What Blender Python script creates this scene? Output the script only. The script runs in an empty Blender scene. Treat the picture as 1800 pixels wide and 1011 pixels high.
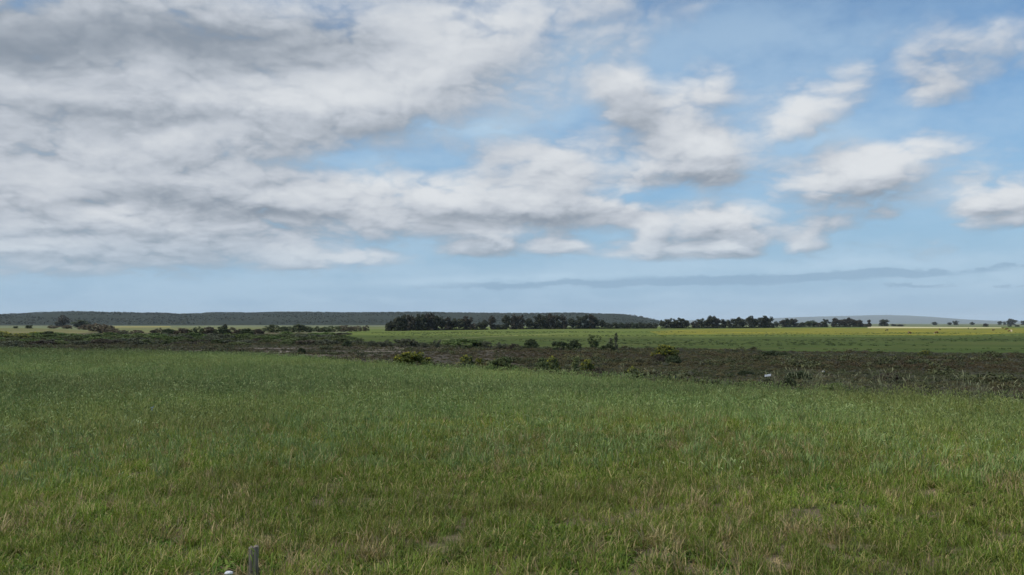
import bpy, bmesh, math, random
import numpy as np
from mathutils import Vector

random.seed(7)
RNG = np.random.default_rng(7)
S = bpy.context.scene
COL = S.collection
R = math.radians

# ------------------------------------------------------------------ camera
CAM_Z = 6.0
PITCH = 2.31
F = 1559.0                      # focal length in photo pixels (1800 wide)
cam_d = bpy.data.cameras.new('camera')
cam_d.sensor_width = 36.0
cam_d.lens = 36.0 * F / 1800.0
cam_d.clip_start = 0.1
cam_d.clip_end = 90000.0
cam = bpy.data.objects.new('camera', cam_d)
COL.objects.link(cam)
cam.location = (0, 0, CAM_Z)
cam.rotation_euler = (R(90 + PITCH), 0, 0)
S.camera = cam

# ------------------------------------------------------------------ colour management
S.view_settings.view_transform = 'Standard'
S.view_settings.look = 'None'
S.view_settings.exposure = 0.3
S.view_settings.gamma = 1.0
S.view_settings.use_curve_mapping = False
S.render.engine = 'CYCLES'
S.cycles.max_bounces = 6
S.cycles.diffuse_bounces = 3
S.cycles.glossy_bounces = 2
S.cycles.transmission_bounces = 3
S.cycles.transparent_max_bounces = 8
S.cycles.volume_bounces = 0

# ------------------------------------------------------------------ sun
SUN_AZ, SUN_EL = -112.0, 52.0   # degrees clockwise from the view direction (+Y), and above the horizon
SUN_DIR = Vector((math.sin(R(SUN_AZ)) * math.cos(R(SUN_EL)), math.cos(R(SUN_AZ)) * math.cos(R(SUN_EL)), math.sin(R(SUN_EL))))
sun_d = bpy.data.lights.new('sun', 'SUN')
sun_d.energy = 4.6
sun_d.angle = R(0.53)
sun_d.color = (1.0, 0.93, 0.80)
sun = bpy.data.objects.new('sun', sun_d)
COL.objects.link(sun)
sun.location = (-200, -100, 300)
sun.rotation_euler = (-SUN_DIR).to_track_quat('-Z', 'Y').to_euler()


# ------------------------------------------------------------------ node helper
class NT:
    def __init__(self, tree):
        self.t = tree

    def new(self, typ, **kw):
        n = self.t.nodes.new(typ)
        for k, v in kw.items():
            setattr(n, k, v)
        return n

    def link(self, a, b):
        self.t.links.new(a, b)

    def put(self, sock, v):
        if isinstance(v, bpy.types.NodeSocket):
            self.link(v, sock)
        elif v is not None:
            sock.default_value = v

    def m(self, op, a=None, b=None, c=None, clamp=False):
        n = self.new('ShaderNodeMath', operation=op, use_clamp=clamp)
        for i, v in enumerate((a, b, c)):
            if v is not None:
                self.put(n.inputs[i], v)
        return n.outputs[0]

    def vm(self, op, a=None, b=None, out=0):
        n = self.new('ShaderNodeVectorMath', operation=op)
        for i, v in enumerate((a, b)):
            if v is not None:
                self.put(n.inputs[i], v)
        return n.outputs[out]

    def xyz(self, x=0.0, y=0.0, z=0.0):
        n = self.new('ShaderNodeCombineXYZ')
        for i, v in enumerate((x, y, z)):
            self.put(n.inputs[i], v)
        return n.outputs[0]

    def sep(self, v):
        n = self.new('ShaderNodeSeparateXYZ')
        self.put(n.inputs[0], v)
        return n.outputs

    def noise(self, vec, scale=1.0, detail=4.0, rough=0.5, lac=2.0, color=False, dist=0.0, dim='3D'):
        n = self.new('ShaderNodeTexNoise', noise_dimensions=dim)
        if vec is not None:
            self.put(n.inputs['Vector'], vec)
        n.inputs['Scale'].default_value = scale
        n.inputs['Detail'].default_value = detail
        n.inputs['Roughness'].default_value = rough
        n.inputs['Lacunarity'].default_value = lac
        n.inputs['Distortion'].default_value = dist
        return n.outputs['Color' if color else 0]

    def ramp(self, v, a, b, lo=0.0, hi=1.0, smooth=True):
        n = self.new('ShaderNodeMapRange', interpolation_type='SMOOTHSTEP' if smooth else 'LINEAR')
        self.put(n.inputs['Value'], v)
        self.put(n.inputs['From Min'], a)
        self.put(n.inputs['From Max'], b)
        self.put(n.inputs['To Min'], lo)
        self.put(n.inputs['To Max'], hi)
        return n.outputs[0]

    def mix(self, f, a, b, blend='MIX'):
        n = self.new('ShaderNodeMix', data_type='RGBA', blend_type=blend)
        self.put(n.inputs[0], f)
        for s, v in ((n.inputs[6], a), (n.inputs[7], b)):
            if isinstance(v, (tuple, list)) and len(v) == 3:
                v = (*v, 1.0)
            self.put(s, v)
        return n.outputs[2]


# ------------------------------------------------------------------ pixel <-> direction (photo of 1800 x 1011)
def px_dir(px, py):
    x = (px - 900.0) / F
    u = (505.5 - py) / F
    c, s = math.cos(R(PITCH)), math.sin(R(PITCH))
    return Vector((x, c - u * s, s + u * c)).normalized()


def px_ae(px, py):
    d = px_dir(px, py)
    return math.degrees(math.atan2(d.x, d.y)), math.degrees(math.asin(d.z))


# ------------------------------------------------------------------ sky
# cloud cover: (x, y, rx, ry, tilt, weight), measured on the photograph and turned into azimuth / elevation
COVER = [
    (300, 90, 640, 190, 6, 0.85), (60, 300, 560, 180, 0, 0.50), (720, 130, 420, 92, 22, 0.60),
    (250, 375, 480, 62, 0, 0.40), (880, 352, 310, 44, 0, 0.36), (660, 388, 62, 24, 0, 0.12), (500, 350, 250, 60, 0, 0.25),
    (90, 440, 260, 30, 0, 0.50), (300, 425, 280, 24, 0, 0.24), (60, 474, 190, 10, 0, 0.36), (330, 458, 90, 8, 0, 0.25),
    (520, 448, 82, 20, 0, 0.15), (645, 447, 62, 14, 0, 0.15),
    (855, 426, 82, 19, 0, 0.43), (985, 433, 56, 17, 0, 0.35), (1262, 386, 92, 42, 0, 0.48), (1150, 405, 36, 34, 0, 0.36),
    (1280, 438, 60, 18, 0, 0.41), (1130, 443, 120, 15, 0, 0.35), (1412, 426, 44, 20, 0, 0.38), (1730, 350, 76, 42, 0, 0.45),
    (1805, 345, 46, 40, 0, 0.28), (1550, 376, 40, 15, 0, 0.26), (1490, 305, 150, 46, 4, 0.45), (1620, 262, 100, 34, 14, 0.29), (1440, 270, 80, 40, 0, 0.19),
    (1215, 262, 130, 62, 0, 0.43), (1100, 150, 60, 56, 0, 0.39), (1115, 215, 60, 50, 0, 0.26), (1235, 148, 76, 30, 0, 0.28), (1200, 210, 70, 40, 0, 0.25), (1400, 190, 110, 46, 14, 0.36),
    (1495, 150, 50, 34, 20, 0.22), (1630, 160, 70, 22, 8, 0.32), (1690, 85, 150, 42, 4, 0.30), (1590, 116, 66, 30, 0, 0.19), (950, 290, 90, 36, 0, 0.36), (900, 245, 130, 36, 0, 0.19),
    (1450, 390, 64, 22, 0, 0.26), (1650, 440, 120, 16, 0, 0.22), (1500, 432, 60, 12, 0, 0.17), (970, 150, 110, 40, 0, 0.10), (1250, 5, 60, 14, 0, 0.19),
    (560, 286, 190, 20, 4, -0.44), (770, 232, 130, 26, 8, -0.22), (990, 210, 90, 40, 0, -0.22), (760, 290, 70, 14, 0, -0.35),
    (1180, 318, 20, 14, 0, -0.2), (940, 397, 80, 8, 0, -0.30), (150, 357, 30, 8, 0, -0.3), (410, 356, 36, 8, 0, -0.2), (1330, 60, 260, 50, 8, -0.16),
    (1700, 215, 170, 24, 5, -0.25), (1330, 305, 30, 44, 0, -0.42), (1190, 340, 140, 13, 0, -0.42), (1425, 356, 90, 13, 0, -0.40),
    (980, 460, 240, 7, 0, -0.25), (1362, 440, 22, 16, 0, -0.40), (920, 428, 12, 18, 0, -0.35), (1055, 424, 20, 14, 0, -0.3), (735, 430, 36, 16, 0, -0.35), (590, 440, 14, 16, 0, -0.2),
    (1340, 130, 50, 36, 0, -0.25), (1545, 150, 26, 50, 0, -0.50), (1310, 215, 26, 40, 0, -0.25), (1560, 205, 60, 20, 0, -0.35), (1662, 320, 26, 30, 0, -0.35), (1390, 262, 34, 24, 0, -0.3), (1160, 110, 20, 40, 0, -0.2),
]
# single cumulus heaps with flat bases: (x, base y, half width, height, weight)
HEAPS = [
    (855, 441, 66, 28, 0.75), (972, 441, 28, 26, 0.55), (1012, 441, 26, 18, 0.50), (1150, 430, 26, 44, 0.62), (1278, 416, 78, 68, 0.80), (1170, 453, 110, 17, 0.55), (1290, 448, 38, 28, 0.62),
    (1412, 441, 38, 28, 0.60), (1726, 382, 58, 66, 0.80), (1797, 382, 32, 56, 0.62), (1550, 385, 32, 20, 0.45), (1450, 403, 50, 26, 0.42), (1495, 346, 138, 62, 0.72), (1530, 310, 70, 52, 0.35),
    (1636, 272, 72, 38, 0.50), (1215, 312, 118, 70, 0.70), (1245, 268, 50, 40, 0.35), (1100, 192, 48, 78, 0.70), (1235, 172, 70, 46, 0.46), (1185, 240, 60, 60, 0.45), (1396, 228, 52, 70, 0.62), (1470, 202, 62, 52, 0.48),
    (1632, 180, 62, 36, 0.50), (1690, 132, 130, 86, 0.42), (680, 412, 52, 40, 0.50), (785, 396, 72, 62, 0.55), (900, 392, 92, 68, 0.62), (1012, 388, 92, 62, 0.62), (1102, 386, 52, 46, 0.58),
    (975, 318, 54, 50, 0.55), (520, 458, 34, 34, 0.62), (500, 471, 62, 18, 0.60), (648, 463, 50, 20, 0.66), (590, 452, 26, 16, 0.4), (565, 470, 40, 11, 0.35), (900, 280, 60, 40, 0.28),
]
# lighter and darker masses inside the cloud
TONE = [
    (20, 75, 300, 58, 6, -0.62), (420, 70, 200, 46, 0, -0.42), (200, 30, 400, 40, 0, -0.15), (620, 75, 90, 40, 0, -0.20), (540, 30, 160, 20, 0, 0.14), (700, 20, 120, 24, 0, 0.12),
    (60, 150, 120, 22, 0, 0.30), (270, 100, 46, 30, 0, 0.34), (190, 115, 70, 14, 0, 0.22), (300, 165, 110, 22, 0, 0.12), (480, 160, 120, 24, 6, 0.30), (620, 175, 140, 30, 10, 0.30), (780, 90, 200, 56, 26, 0.34),
    (760, 165, 160, 14, 14, -0.10), (250, 205, 130, 20, 0, -0.26), (480, 205, 120, 14, 0, -0.26), (120, 220, 120, 18, 0, -0.14), (620, 232, 120, 12, 4, -0.20), (360, 242, 110, 18, 6, 0.32), (200, 262, 70, 16, 0, 0.14),
    (60, 275, 110, 16, 0, -0.10), (150, 312, 120, 14, 0, 0.20), (90, 335, 90, 16, 0, 0.12), (330, 315, 90, 12, 0, 0.14), (280, 350, 120, 16, 0, -0.24), (430, 372, 150, 9, 0, -0.30), (360, 335, 70, 10, 0, -0.14),
    (210, 378, 66, 14, 0, 0.46), (60, 402, 110, 9, 0, 0.30), (330, 395, 130, 6, 0, 0.12), (200, 412, 260, 6, 0, -0.18), (60, 432, 90, 8, 0, 0.24), (160, 446, 150, 5, 0, -0.14), (120, 462, 120, 5, 0, 0.14),
    (480, 318, 130, 14, 0, -0.10), (680, 312, 60, 10, 0, 0.26), (520, 345, 120, 10, 0, 0.14), (560, 372, 160, 8, 0, -0.12), (520, 440, 60, 12, 0, 0.30), (640, 452, 60, 7, 0, 0.36),
    (670, 382, 46, 16, 0, 0.36), (830, 340, 90, 16, 0, 0.24), (1010, 336, 110, 16, 0, 0.28), (1100, 345, 40, 14, 0, 0.22), (900, 384, 260, 13, 0, -0.40), (960, 284, 60, 18, 0, 0.26), (870, 262, 100, 26, 0, -0.26),
    (860, 417, 66, 9, 0, 0.44), (860, 440, 70, 7, 0, -0.22), (1010, 428, 30, 9, 0, 0.34), (1245, 255, 50, 22, 0, 0.46), (1150, 285, 90, 14, 0, 0.20), (1200, 318, 120, 12, 0, -0.34), (1120, 140, 36, 26, 0, 0.34), (1110, 205, 60, 30, 0, -0.22),
    (1190, 210, 40, 26, 0, 0.10), (1230, 150, 60, 20, 0, -0.02), (1400, 195, 56, 24, 20, 0.36), (1380, 225, 30, 26, 0, 0.24), (1530, 290, 60, 16, 0, 0.44), (1440, 325, 120, 12, 0, 0.14), (1440, 280, 70, 22, 0, -0.18), (1480, 345, 140, 8, 0, -0.30),
    (1290, 372, 64, 18, 0, 0.48), (1150, 400, 24, 24, 0, 0.40), (1260, 414, 100, 10, 0, -0.34), (1292, 431, 30, 9, 0, 0.46), (1180, 440, 60, 7, 0, 0.22), (1250, 452, 110, 5, 0, -0.24), (1412, 420, 36, 10, 0, 0.40), (1725, 335, 56, 20, 0, 0.44), (1720, 374, 90, 10, 0, -0.34),
    (1690, 90, 170, 60, 0, -0.22), (1630, 160, 60, 16, 0, 0.06), (1650, 440, 140, 20, 0, -0.60), (1460, 395, 80, 24, 0, -0.26), (1550, 378, 44, 14, 0, -0.16), (1500, 436, 70, 14, 0, -0.40),
]
# thin distant stratus low over the horizon
BANDS = [
    (1230, 494, 330, 9, 1, 0.9), (1560, 482, 130, 6, 1, 0.8), (1600, 503, 90, 5, 0, 0.8), (1810, 500, 40, 3, 0, 0.7), (900, 500, 160, 5, 0, 0.4),
    (1560, 440, 60, 6, 0, 0.4),
]
STREAKS = [
    (880, 490, 190, 5, 2, 0.7), (640, 524, 130, 4, 0, 0.5), (1300, 522, 200, 7, 0, 0.5), (1320, 190, 230, 70, 0, 0.42), (1450, 250, 160, 40, 0, 0.40), (1000, 90, 120, 60, 20, 0.35), (1700, 500, 190, 26, 0, 0.55), (1500, 460, 260, 14, 0, 0.45), (760, 225, 110, 22, 8, 0.6),
    (1000, 480, 300, 16, 0, 0.25), (1350, 470, 200, 10, 0, 0.4), (1250, 70, 220, 50, 6, 0.30), (1560, 60, 260, 40, 8, 0.22), (980, 200, 120, 40, 0, 0.40), (600, 284, 200, 16, 3, 0.50), (840, 240, 120, 34, 0, 0.45), (1050, 300, 80, 20, 0, 0.3),
    (300, 500, 300, 16, 0, 0.22),
]

W = bpy.data.worlds.new('World')
S.world = W
W.use_nodes = True
W.cycles.sampling_method = 'MANUAL'
W.cycles.sample_map_resolution = 512
W.node_tree.nodes.clear()


AZ0, AZ1, EL0, EL1 = -42.0, 42.0, -2.0, 27.0


def blob_map(blobs, heaps=(), na=253, ne=175):
    """The soft masses as one smooth map over azimuth and elevation."""
    A, E = np.meshgrid(np.linspace(AZ0, AZ1, na), np.linspace(EL0, EL1, ne), indexing='ij')
    M = np.zeros_like(A)
    for (x, y, rx, ry, rot, w) in blobs:
        a0, e0 = px_ae(x, y)
        a1, _ = px_ae(x + 10, y)
        _, e1 = px_ae(x, y - 10)
        c, s_ = math.cos(R(rot)), math.sin(R(rot))
        da, de = A - a0, E - e0
        u = (c * da + s_ * de) / (rx * (a1 - a0) / 10)
        v = (-s_ * da + c * de) / (ry * (e1 - e0) / 10)
        M += w * 0.45 ** (u * u + v * v)
    for (x, y, hw, hh, w) in heaps:
        a0, e0 = px_ae(x, y)
        a1, _ = px_ae(x + 10, y)
        _, e1 = px_ae(x, y - 10)
        u = (A - a0) / (hw * (a1 - a0) / 10)
        v = (E - e0) / (hh * (e1 - e0) / 10)
        q = np.abs(u) ** 2 + np.where(v > 0, v * v, (v * 3.5) ** 2)
        M += w * 0.88 * np.exp(-0.75 * q ** 1.4)
    fade = np.clip((42 - np.abs(A)) / 8, 0, 1) * np.clip((27 - E) / 5, 0, 1) * np.clip((E + 2) / 1.5, 0, 1)
    return M * fade


def map_nodes(nt, az, el, M, base, ranks):
    """Evaluate the map as a sum of products of curves in azimuth and in elevation."""
    U, s_, Vt = np.linalg.svd(M, full_matrices=False)
    U = U * np.sqrt(s_)
    V = Vt.T * np.sqrt(s_)
    ua = nt.ramp(az, AZ0, AZ1, smooth=False)
    ve = nt.ramp(el, EL0, EL1, smooth=False)
    ca, ce = nt.xyz(ua, ua, ua), nt.xyz(ve, ve, ve)
    acc = base
    for k in range(0, ranks, 3):
        outs = []
        for src, T in ((ca, U), (ce, V)):
            n = nt.new('ShaderNodeRGBCurve')
            mp = n.mapping
            mp.use_clip = False
            for ch in range(3):
                cu = mp.curves[ch]
                vals = T[:, k + ch]
                N = len(vals)
                cu.points[0].location = (0.0, float(vals[0]))
                cu.points[1].location = (1.0, float(vals[-1]))
                for q in range(1, N - 1):
                    cu.points.new(q / (N - 1), float(vals[q]))
            mp.update()
            nt.link(src, n.inputs[1])
            outs.append(n.outputs[0])
        acc = nt.m('ADD', nt.vm('DOT_PRODUCT', outs[0], outs[1], out=1), acc)
    return acc


def cloud_group():
    g = bpy.data.node_groups.new('cloud_density', 'ShaderNodeTree')
    for nm in ('az', 'el'):
        g.interface.new_socket(nm, in_out='INPUT', socket_type='NodeSocketFloat')
    for nm in ('density', 'puff', 'broad', 'soft', 'thin'):
        g.interface.new_socket(nm, in_out='OUTPUT', socket_type='NodeSocketFloat')
    nt = NT(g)
    gi = nt.new('NodeGroupInput')
    go = nt.new('NodeGroupOutput')
    az, el = gi.outputs[0], gi.outputs[1]
    azr, elr = nt.m('RADIANS', az), nt.m('RADIANS', el)
    ce, z = nt.m('COSINE', elr), nt.m('SINE', elr)
    k = nt.m('DIVIDE', ce, nt.m('ADD', nt.m('MAXIMUM', z, 0.0), 0.30))
    P = nt.xyz(nt.m('MULTIPLY', nt.m('SINE', azr), k), nt.m('MULTIPLY', nt.m('COSINE', azr), k), 0.37)
    wz = nt.noise(P, 2.4, 6, 0.60, color=True, dim='2D')
    wv = nt.vm('SUBTRACT', wz, (0.5, 0.5, 0.5))
    wa = nt.ramp(el, 3.0, 14.0, 0.40, 1.0)
    w = nt.sep(nt.vm('MULTIPLY', wv, nt.xyz(wa, wa, wa)))
    nt.link(nt.sep(wz)[2], go.inputs[4])
    a2 = nt.m('MULTIPLY_ADD', w[0], 3.6, az)
    e2 = nt.m('MULTIPLY_ADD', w[1], 2.1, el)
    # beyond the frame the deck goes on to the left and overhead, broken to the right
    side = nt.ramp(nt.m('MULTIPLY', nt.m('SINE', azr), ce), -0.9, 0.6, 0.16, -0.02)
    over = nt.ramp(el, 19.0, 34.0, 0.0, 0.34)
    low = nt.ramp(el, 1.0, 5.0, -0.45, 0.0)
    base = nt.m('ADD', nt.m('ADD', side, over), low)
    C = map_nodes(nt, a2, e2, blob_map(COVER, HEAPS), base, 30)
    f1 = nt.noise(nt.vm('ADD', P, (4.3, 1.7, 0.0)), 4.2, 9, 0.60, 2.1, dim='2D')
    vo = nt.new('ShaderNodeTexVoronoi', feature='SMOOTH_F1', voronoi_dimensions='2D')
    nt.link(nt.vm('ADD', nt.vm('MULTIPLY', wv, (0.22, 0.22, 0.22)), P), vo.inputs['Vector'])
    vo.inputs['Scale'].default_value = 11.0
    vo.inputs['Detail'].default_value = 2.0
    vo.inputs['Smoothness'].default_value = 0.35
    vo.inputs['Roughness'].default_value = 0.55
    puff = nt.m('SUBTRACT', 0.30, nt.m('MULTIPLY', vo.outputs['Distance'], vo.outputs['Distance']))
    D = nt.m('MULTIPLY_ADD', nt.m('SUBTRACT', f1, 0.5), 0.98, C)
    nt.link(D, go.inputs[3])
    D = nt.m('MULTIPLY_ADD', puff, 0.27, D)
    nt.link(D, go.inputs[0])
    nt.link(puff, go.inputs[1])
    nt.link(f1, go.inputs[2])
    return g


def build_world():
    nt = NT(W.node_tree)
    tc = nt.new('ShaderNodeTexCoord')
    d = nt.vm('NORMALIZE', tc.outputs['Generated'])
    x, y, z = nt.sep(d)
    az = nt.m('DEGREES', nt.m('ARCTAN2', x, y))
    el = nt.m('DEGREES', nt.m('ARCSINE', z))
    sky = nt.new('ShaderNodeTexSky', sky_type='NISHITA')
    sky.sun_disc = False
    sky.sun_elevation = R(SUN_EL)
    sky.sun_rotation = R(SUN_AZ)
    sky.air_density = 1.0
    sky.dust_density = 0.6
    sky.ozone_density = 1.6
    sky.altitude = 50
    strength = 0.082
    # clear air
    clear = nt.mix(1.0, sky.outputs[0], (0.72, 1.02, 1.20), 'MULTIPLY')
    bw = nt.new('ShaderNodeRGBToBW')
    nt.link(clear, bw.inputs[0])
    # clouds
    grp = cloud_group()

    def ev(da, de):
        n = nt.new('ShaderNodeGroup')
        n.node_tree = grp
        nt.put(n.inputs[0], nt.m('ADD', az, da) if da else az)
        nt.put(n.inputs[1], nt.m('ADD', el, de) if de else el)
        return n
    c0 = ev(0, 0)
    c1 = ev(-0.7, 1.7)
    c2 = ev(-0.35, 0.55)
    D = c0.outputs[0]
    alpha = nt.ramp(D, -0.08, 0.92)
    grad = nt.m('SUBTRACT', c0.outputs[3], c1.outputs[3])
    tone = map_nodes(nt, nt.m('MULTIPLY_ADD', nt.m('SUBTRACT', c0.outputs[2], 0.5), 5.0, az),
                     nt.m('MULTIPLY_ADD', nt.m('SUBTRACT', c0.outputs[2], 0.5), 2.2, el), 0.82 * blob_map(TONE), 0.47, 18)
    tone = nt.m('MULTIPLY_ADD', grad, 0.36, tone)
    tone = nt.m('MULTIPLY_ADD', nt.m('SUBTRACT', D, c2.outputs[0]), 0.32, tone)
    tone = nt.m('MULTIPLY_ADD', c0.outputs[1], 0.16, tone)
    tone = nt.m('MULTIPLY_ADD', nt.ramp(D, 0.7, 1.9), -0.14, tone)
    tone = nt.ramp(tone, -0.30, 1.15)
    cr = nt.new('ShaderNodeValToRGB')
    nt.link(tone, cr.inputs[0])
    e = cr.color_ramp.elements
    e[0].position, e[0].color = 0.0, (0.255, 0.300, 0.360, 1)
    e[1].position, e[1].color = 1.0, (0.745, 0.772, 0.800, 1)
    k = e.new(0.5)
    k.color = (0.520, 0.560, 0.620, 1)
    # pale thin veils and the grey stratus bars low down
    f0 = nt.m('SUBTRACT', c0.outputs[2], 0.5)
    al, elw = nt.m('MULTIPLY_ADD', f0, 16.0, az), nt.m('MULTIPLY_ADD', f0, 1.3, el)
    veil = nt.m('MULTIPLY', map_nodes(nt, al, elw, blob_map(STREAKS), nt.ramp(c0.outputs[4], 0.36, 0.66, 0.10, 0.62), 6), 0.55, clamp=True)
    band = nt.ramp(map_nodes(nt, al, elw, blob_map(BANDS), 0.0, 6), 0.25, 0.75, 0.0, 0.62)
    lowair = nt.ramp(el, -1.0, 16.0, 0.95, 0.0)
    inv = 0.813 / strength          # cloud colours below are as seen at the exposure set above

    def sc(c):
        return tuple(v * inv for v in c)
    base = nt.mix(lowair, clear, sc((0.300, 0.462, 0.650)))
    base = nt.mix(veil, base, sc((0.50, 0.66, 0.80)))
    base = nt.mix(band, base, sc((0.235, 0.370, 0.520)))
    cloud = nt.mix(1.0, cr.outputs[0], (inv, inv, inv), 'MULTIPLY')
    cloud = nt.mix(nt.ramp(el, 1.0, 7.0, 0.45, 0.0), cloud, base)
    col = nt.mix(alpha, base, cloud)
    bg = nt.new('ShaderNodeBackground')
    nt.link(col, bg.inputs[0])
    bg.inputs[1].default_value = strength
    out = nt.new('ShaderNodeOutputWorld')
    nt.link(bg.outputs[0], out.inputs[0])


build_world()

# ------------------------------------------------------------------ terrain
def sstep(a, b, x):
    t = np.clip((np.asarray(x, float) - a) / (b - a), 0, 1)
    return t * t * (3 - 2 * t)


FIELD_Z = 2.6
_edge_px = [(0, 612), (300, 617), (500, 624), (600, 630), (700, 636), (800, 640), (900, 645), (1000, 653), (1100, 661),
            (1200, 667), (1300, 673), (1400, 680), (1500, 685), (1600, 690), (1700, 696), (1800, 701)]
_ed = [(CAM_Z - FIELD_Z - 0.45) * F / (py - 568) for _, py in _edge_px]
_ex = [(px - 900) / F * d for (px, _), d in zip(_edge_px, _ed)]
EDGE_X = np.array([-260, -140] + _ex + [44, 70, 120])
EDGE_Y = np.array([175, 136] + _ed + [18, -6, -60])


def edge_s(x, y):
    return 0.72 * (np.asarray(y) - np.interp(x, EDGE_X, EDGE_Y))


def height(x, y):
    x, y = np.asarray(x, float), np.asarray(y, float)
    s = edge_s(x, y)
    fld = FIELD_Z + 0.10 * np.sin(x * 0.11 + 1.0) * np.sin(y * 0.07) + 0.05 * np.sin(x * 0.33 + y * 0.21)
    r = np.hypot(x, y)
    und = 0.30 * np.sin(x * 0.013 + 0.4) * np.sin(y * 0.009 + 1.1) * sstep(150, 420, r) * (1 - 0.6 * sstep(700, 1400, r))
    knoll = 2.6 * np.exp(-((x + 330) / 150.0) ** 2 - ((y - 640) / 170.0) ** 2)
    return fld * (1 - sstep(-1.5, 34, s)) + und + knoll


def ground_px(px, py):
    """Where the line of sight through a point of the photograph meets the ground."""
    d = px_dir(px, py)
    t, p = 5.0, None
    while t < 44000:
        p = (d.x * t, d.y * t, CAM_Z + d.z * t)
        if p[2] <= float(height(p[0], p[1])):
            break
        t *= 1.004
    return p[0], p[1]


# ------------------------------------------------------------------ materials
def mat_new(name):
    m = bpy.data.materials.new(name)
    m.use_nodes = True
    m.node_tree.nodes.clear()
    return m, NT(m.node_tree)


def mat_out(nt, shader, disp=None):
    o = nt.new('ShaderNodeOutputMaterial')
    nt.link(shader, o.inputs[0])


def principled(nt, col, rough=0.9, spec=0.2, normal=None):
    p = nt.new('ShaderNodeBsdfPrincipled')
    nt.put(p.inputs['Base Color'], col)
    nt.put(p.inputs['Roughness'], rough)
    p.inputs['Specular IOR Level'].default_value = spec
    if normal is not None:
        nt.link(normal, p.inputs['Normal'])
    return p.outputs[0]


def bump(nt, h, strength=0.5, dist=0.1):
    b = nt.new('ShaderNodeBump')
    b.inputs['Strength'].default_value = strength
    b.inputs['Distance'].default_value = dist
    nt.link(h, b.inputs['Height'])
    return b.outputs[0]


def pos(nt):
    return nt.new('ShaderNodeNewGeometry').outputs['Position']


def scaled(nt, v, sx, sy, sz=1.0):
    return nt.vm('MULTIPLY', v, (sx, sy, sz))


def c4(c):
    return (c[0], c[1], c[2], 1.0)


def mat_ground(name, a, b, c=None, scale=0.05, fine=1.5, thresh=(0.45, 0.62), stretch=(1, 1), bmp=0.3):
    m, nt = mat_new(name)
    p = scaled(nt, pos(nt), stretch[0], stretch[1])
    n1 = nt.noise(p, scale, 5, 0.6)
    n2 = nt.noise(pos(nt), fine, 5, 0.65)
    col = nt.mix(nt.ramp(n1, 0.32, 0.68), a, b)
    if c:
        n3 = nt.noise(nt.vm('ADD', p, (31, 17, 5)), scale * 2.3, 5, 0.6)
        col = nt.mix(nt.ramp(n3, thresh[0], thresh[1]), col, c)
    v = nt.ramp(n2, 0.25, 0.75, 0.68, 1.32)
    col = nt.mix(1.0, col, nt.xyz(v, v, v), 'MULTIPLY')
    mat_out(nt, principled(nt, col, 0.95, 0.1, bump(nt, n2, bmp, 0.15)))
    return m


def mat_leaf(name, a, b, c=None, transl=0.3, hue_var=0.0, val_var=0.25, world_patch=None, spec=0.25):
    """Leaf colour: each leaf has its own tint between a and b (c where the tint is above 1)."""
    m, nt = mat_new(name)
    t = nt.new('ShaderNodeAttribute', attribute_name='tint')
    f = t.outputs['Fac']
    col = nt.mix(nt.ramp(f, 0.0, 1.0, smooth=False), a, b)
    if c:
        col = nt.mix(nt.m('GREATER_THAN', f, 1.5), col, c)
    if world_patch:
        pa, pscale, amt = world_patch
        n = nt.noise(pos(nt), pscale, 4, 0.6)
        col = nt.mix(nt.ramp(n, 0.44, 0.70, 0.0, amt), col, pa)
        n2 = nt.noise(scaled(nt, pos(nt), 0.45, 1.0), pscale * 0.55, 4, 0.55)
        v2 = nt.ramp(n2, 0.36, 0.62, 0.76, 1.18)
        col = nt.mix(1.0, col, nt.xyz(v2, v2, v2), 'MULTIPLY')
    oi = nt.new('ShaderNodeObjectInfo')
    v = nt.ramp(oi.outputs['Random'], 0.0, 1.0, 1.0 - val_var, 1.0 + val_var, smooth=False)
    hs = nt.new('ShaderNodeHueSaturation')
    nt.put(hs.inputs['Value'], v)
    r2 = nt.m('FRACT', nt.m('MULTIPLY', oi.outputs['Random'], 17.31))
    nt.put(hs.inputs['Hue'], nt.ramp(r2, 0, 1, 0.5 - hue_var, 0.5 + hue_var, smooth=False))
    nt.link(col, hs.inputs['Color'])
    col = hs.outputs[0]
    p = principled(nt, col, 0.6, spec)
    if transl > 0:
        tr = nt.new('ShaderNodeBsdfTranslucent')
        nt.link(col, tr.inputs[0])
        mx = nt.new('ShaderNodeMixShader')
        mx.inputs[0].default_value = transl
        nt.link(p, mx.inputs[1])
        nt.link(tr.outputs[0], mx.inputs[2])
        p = mx.outputs[0]
    mat_out(nt, p)
    return m


def mat_bark(name, a, b, scale=6.0):
    m, nt = mat_new(name)
    n = nt.noise(scaled(nt, pos(nt), 1, 1, 0.25), scale, 5, 0.65)
    col = nt.mix(nt.ramp(n, 0.3, 0.7), a, b)
    mat_out(nt, principled(nt, col, 0.9, 0.15, bump(nt, n, 0.6, 0.03)))
    return m


# ------------------------------------------------------------------ object helpers
def prop(o, label=None, cat=None, group=None, kind=None):
    for k, v in (('label', label), ('category', cat), ('group', group), ('kind', kind)):
        if v:
            o[k] = v
    return o


def link(name, me, parent=None, mat=None):
    o = bpy.data.objects.new(name, me)
    COL.objects.link(o)
    if mat:
        for mm in (mat if isinstance(mat, list) else [mat]):
            me.materials.append(mm)
    if parent:
        o.parent = parent
    return o


def empty(name, loc=(0, 0, 0), rz=0.0):
    o = bpy.data.objects.new(name, None)
    COL.objects.link(o)
    o.location = loc
    o.rotation_euler = (0, 0, rz)
    return o


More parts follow.
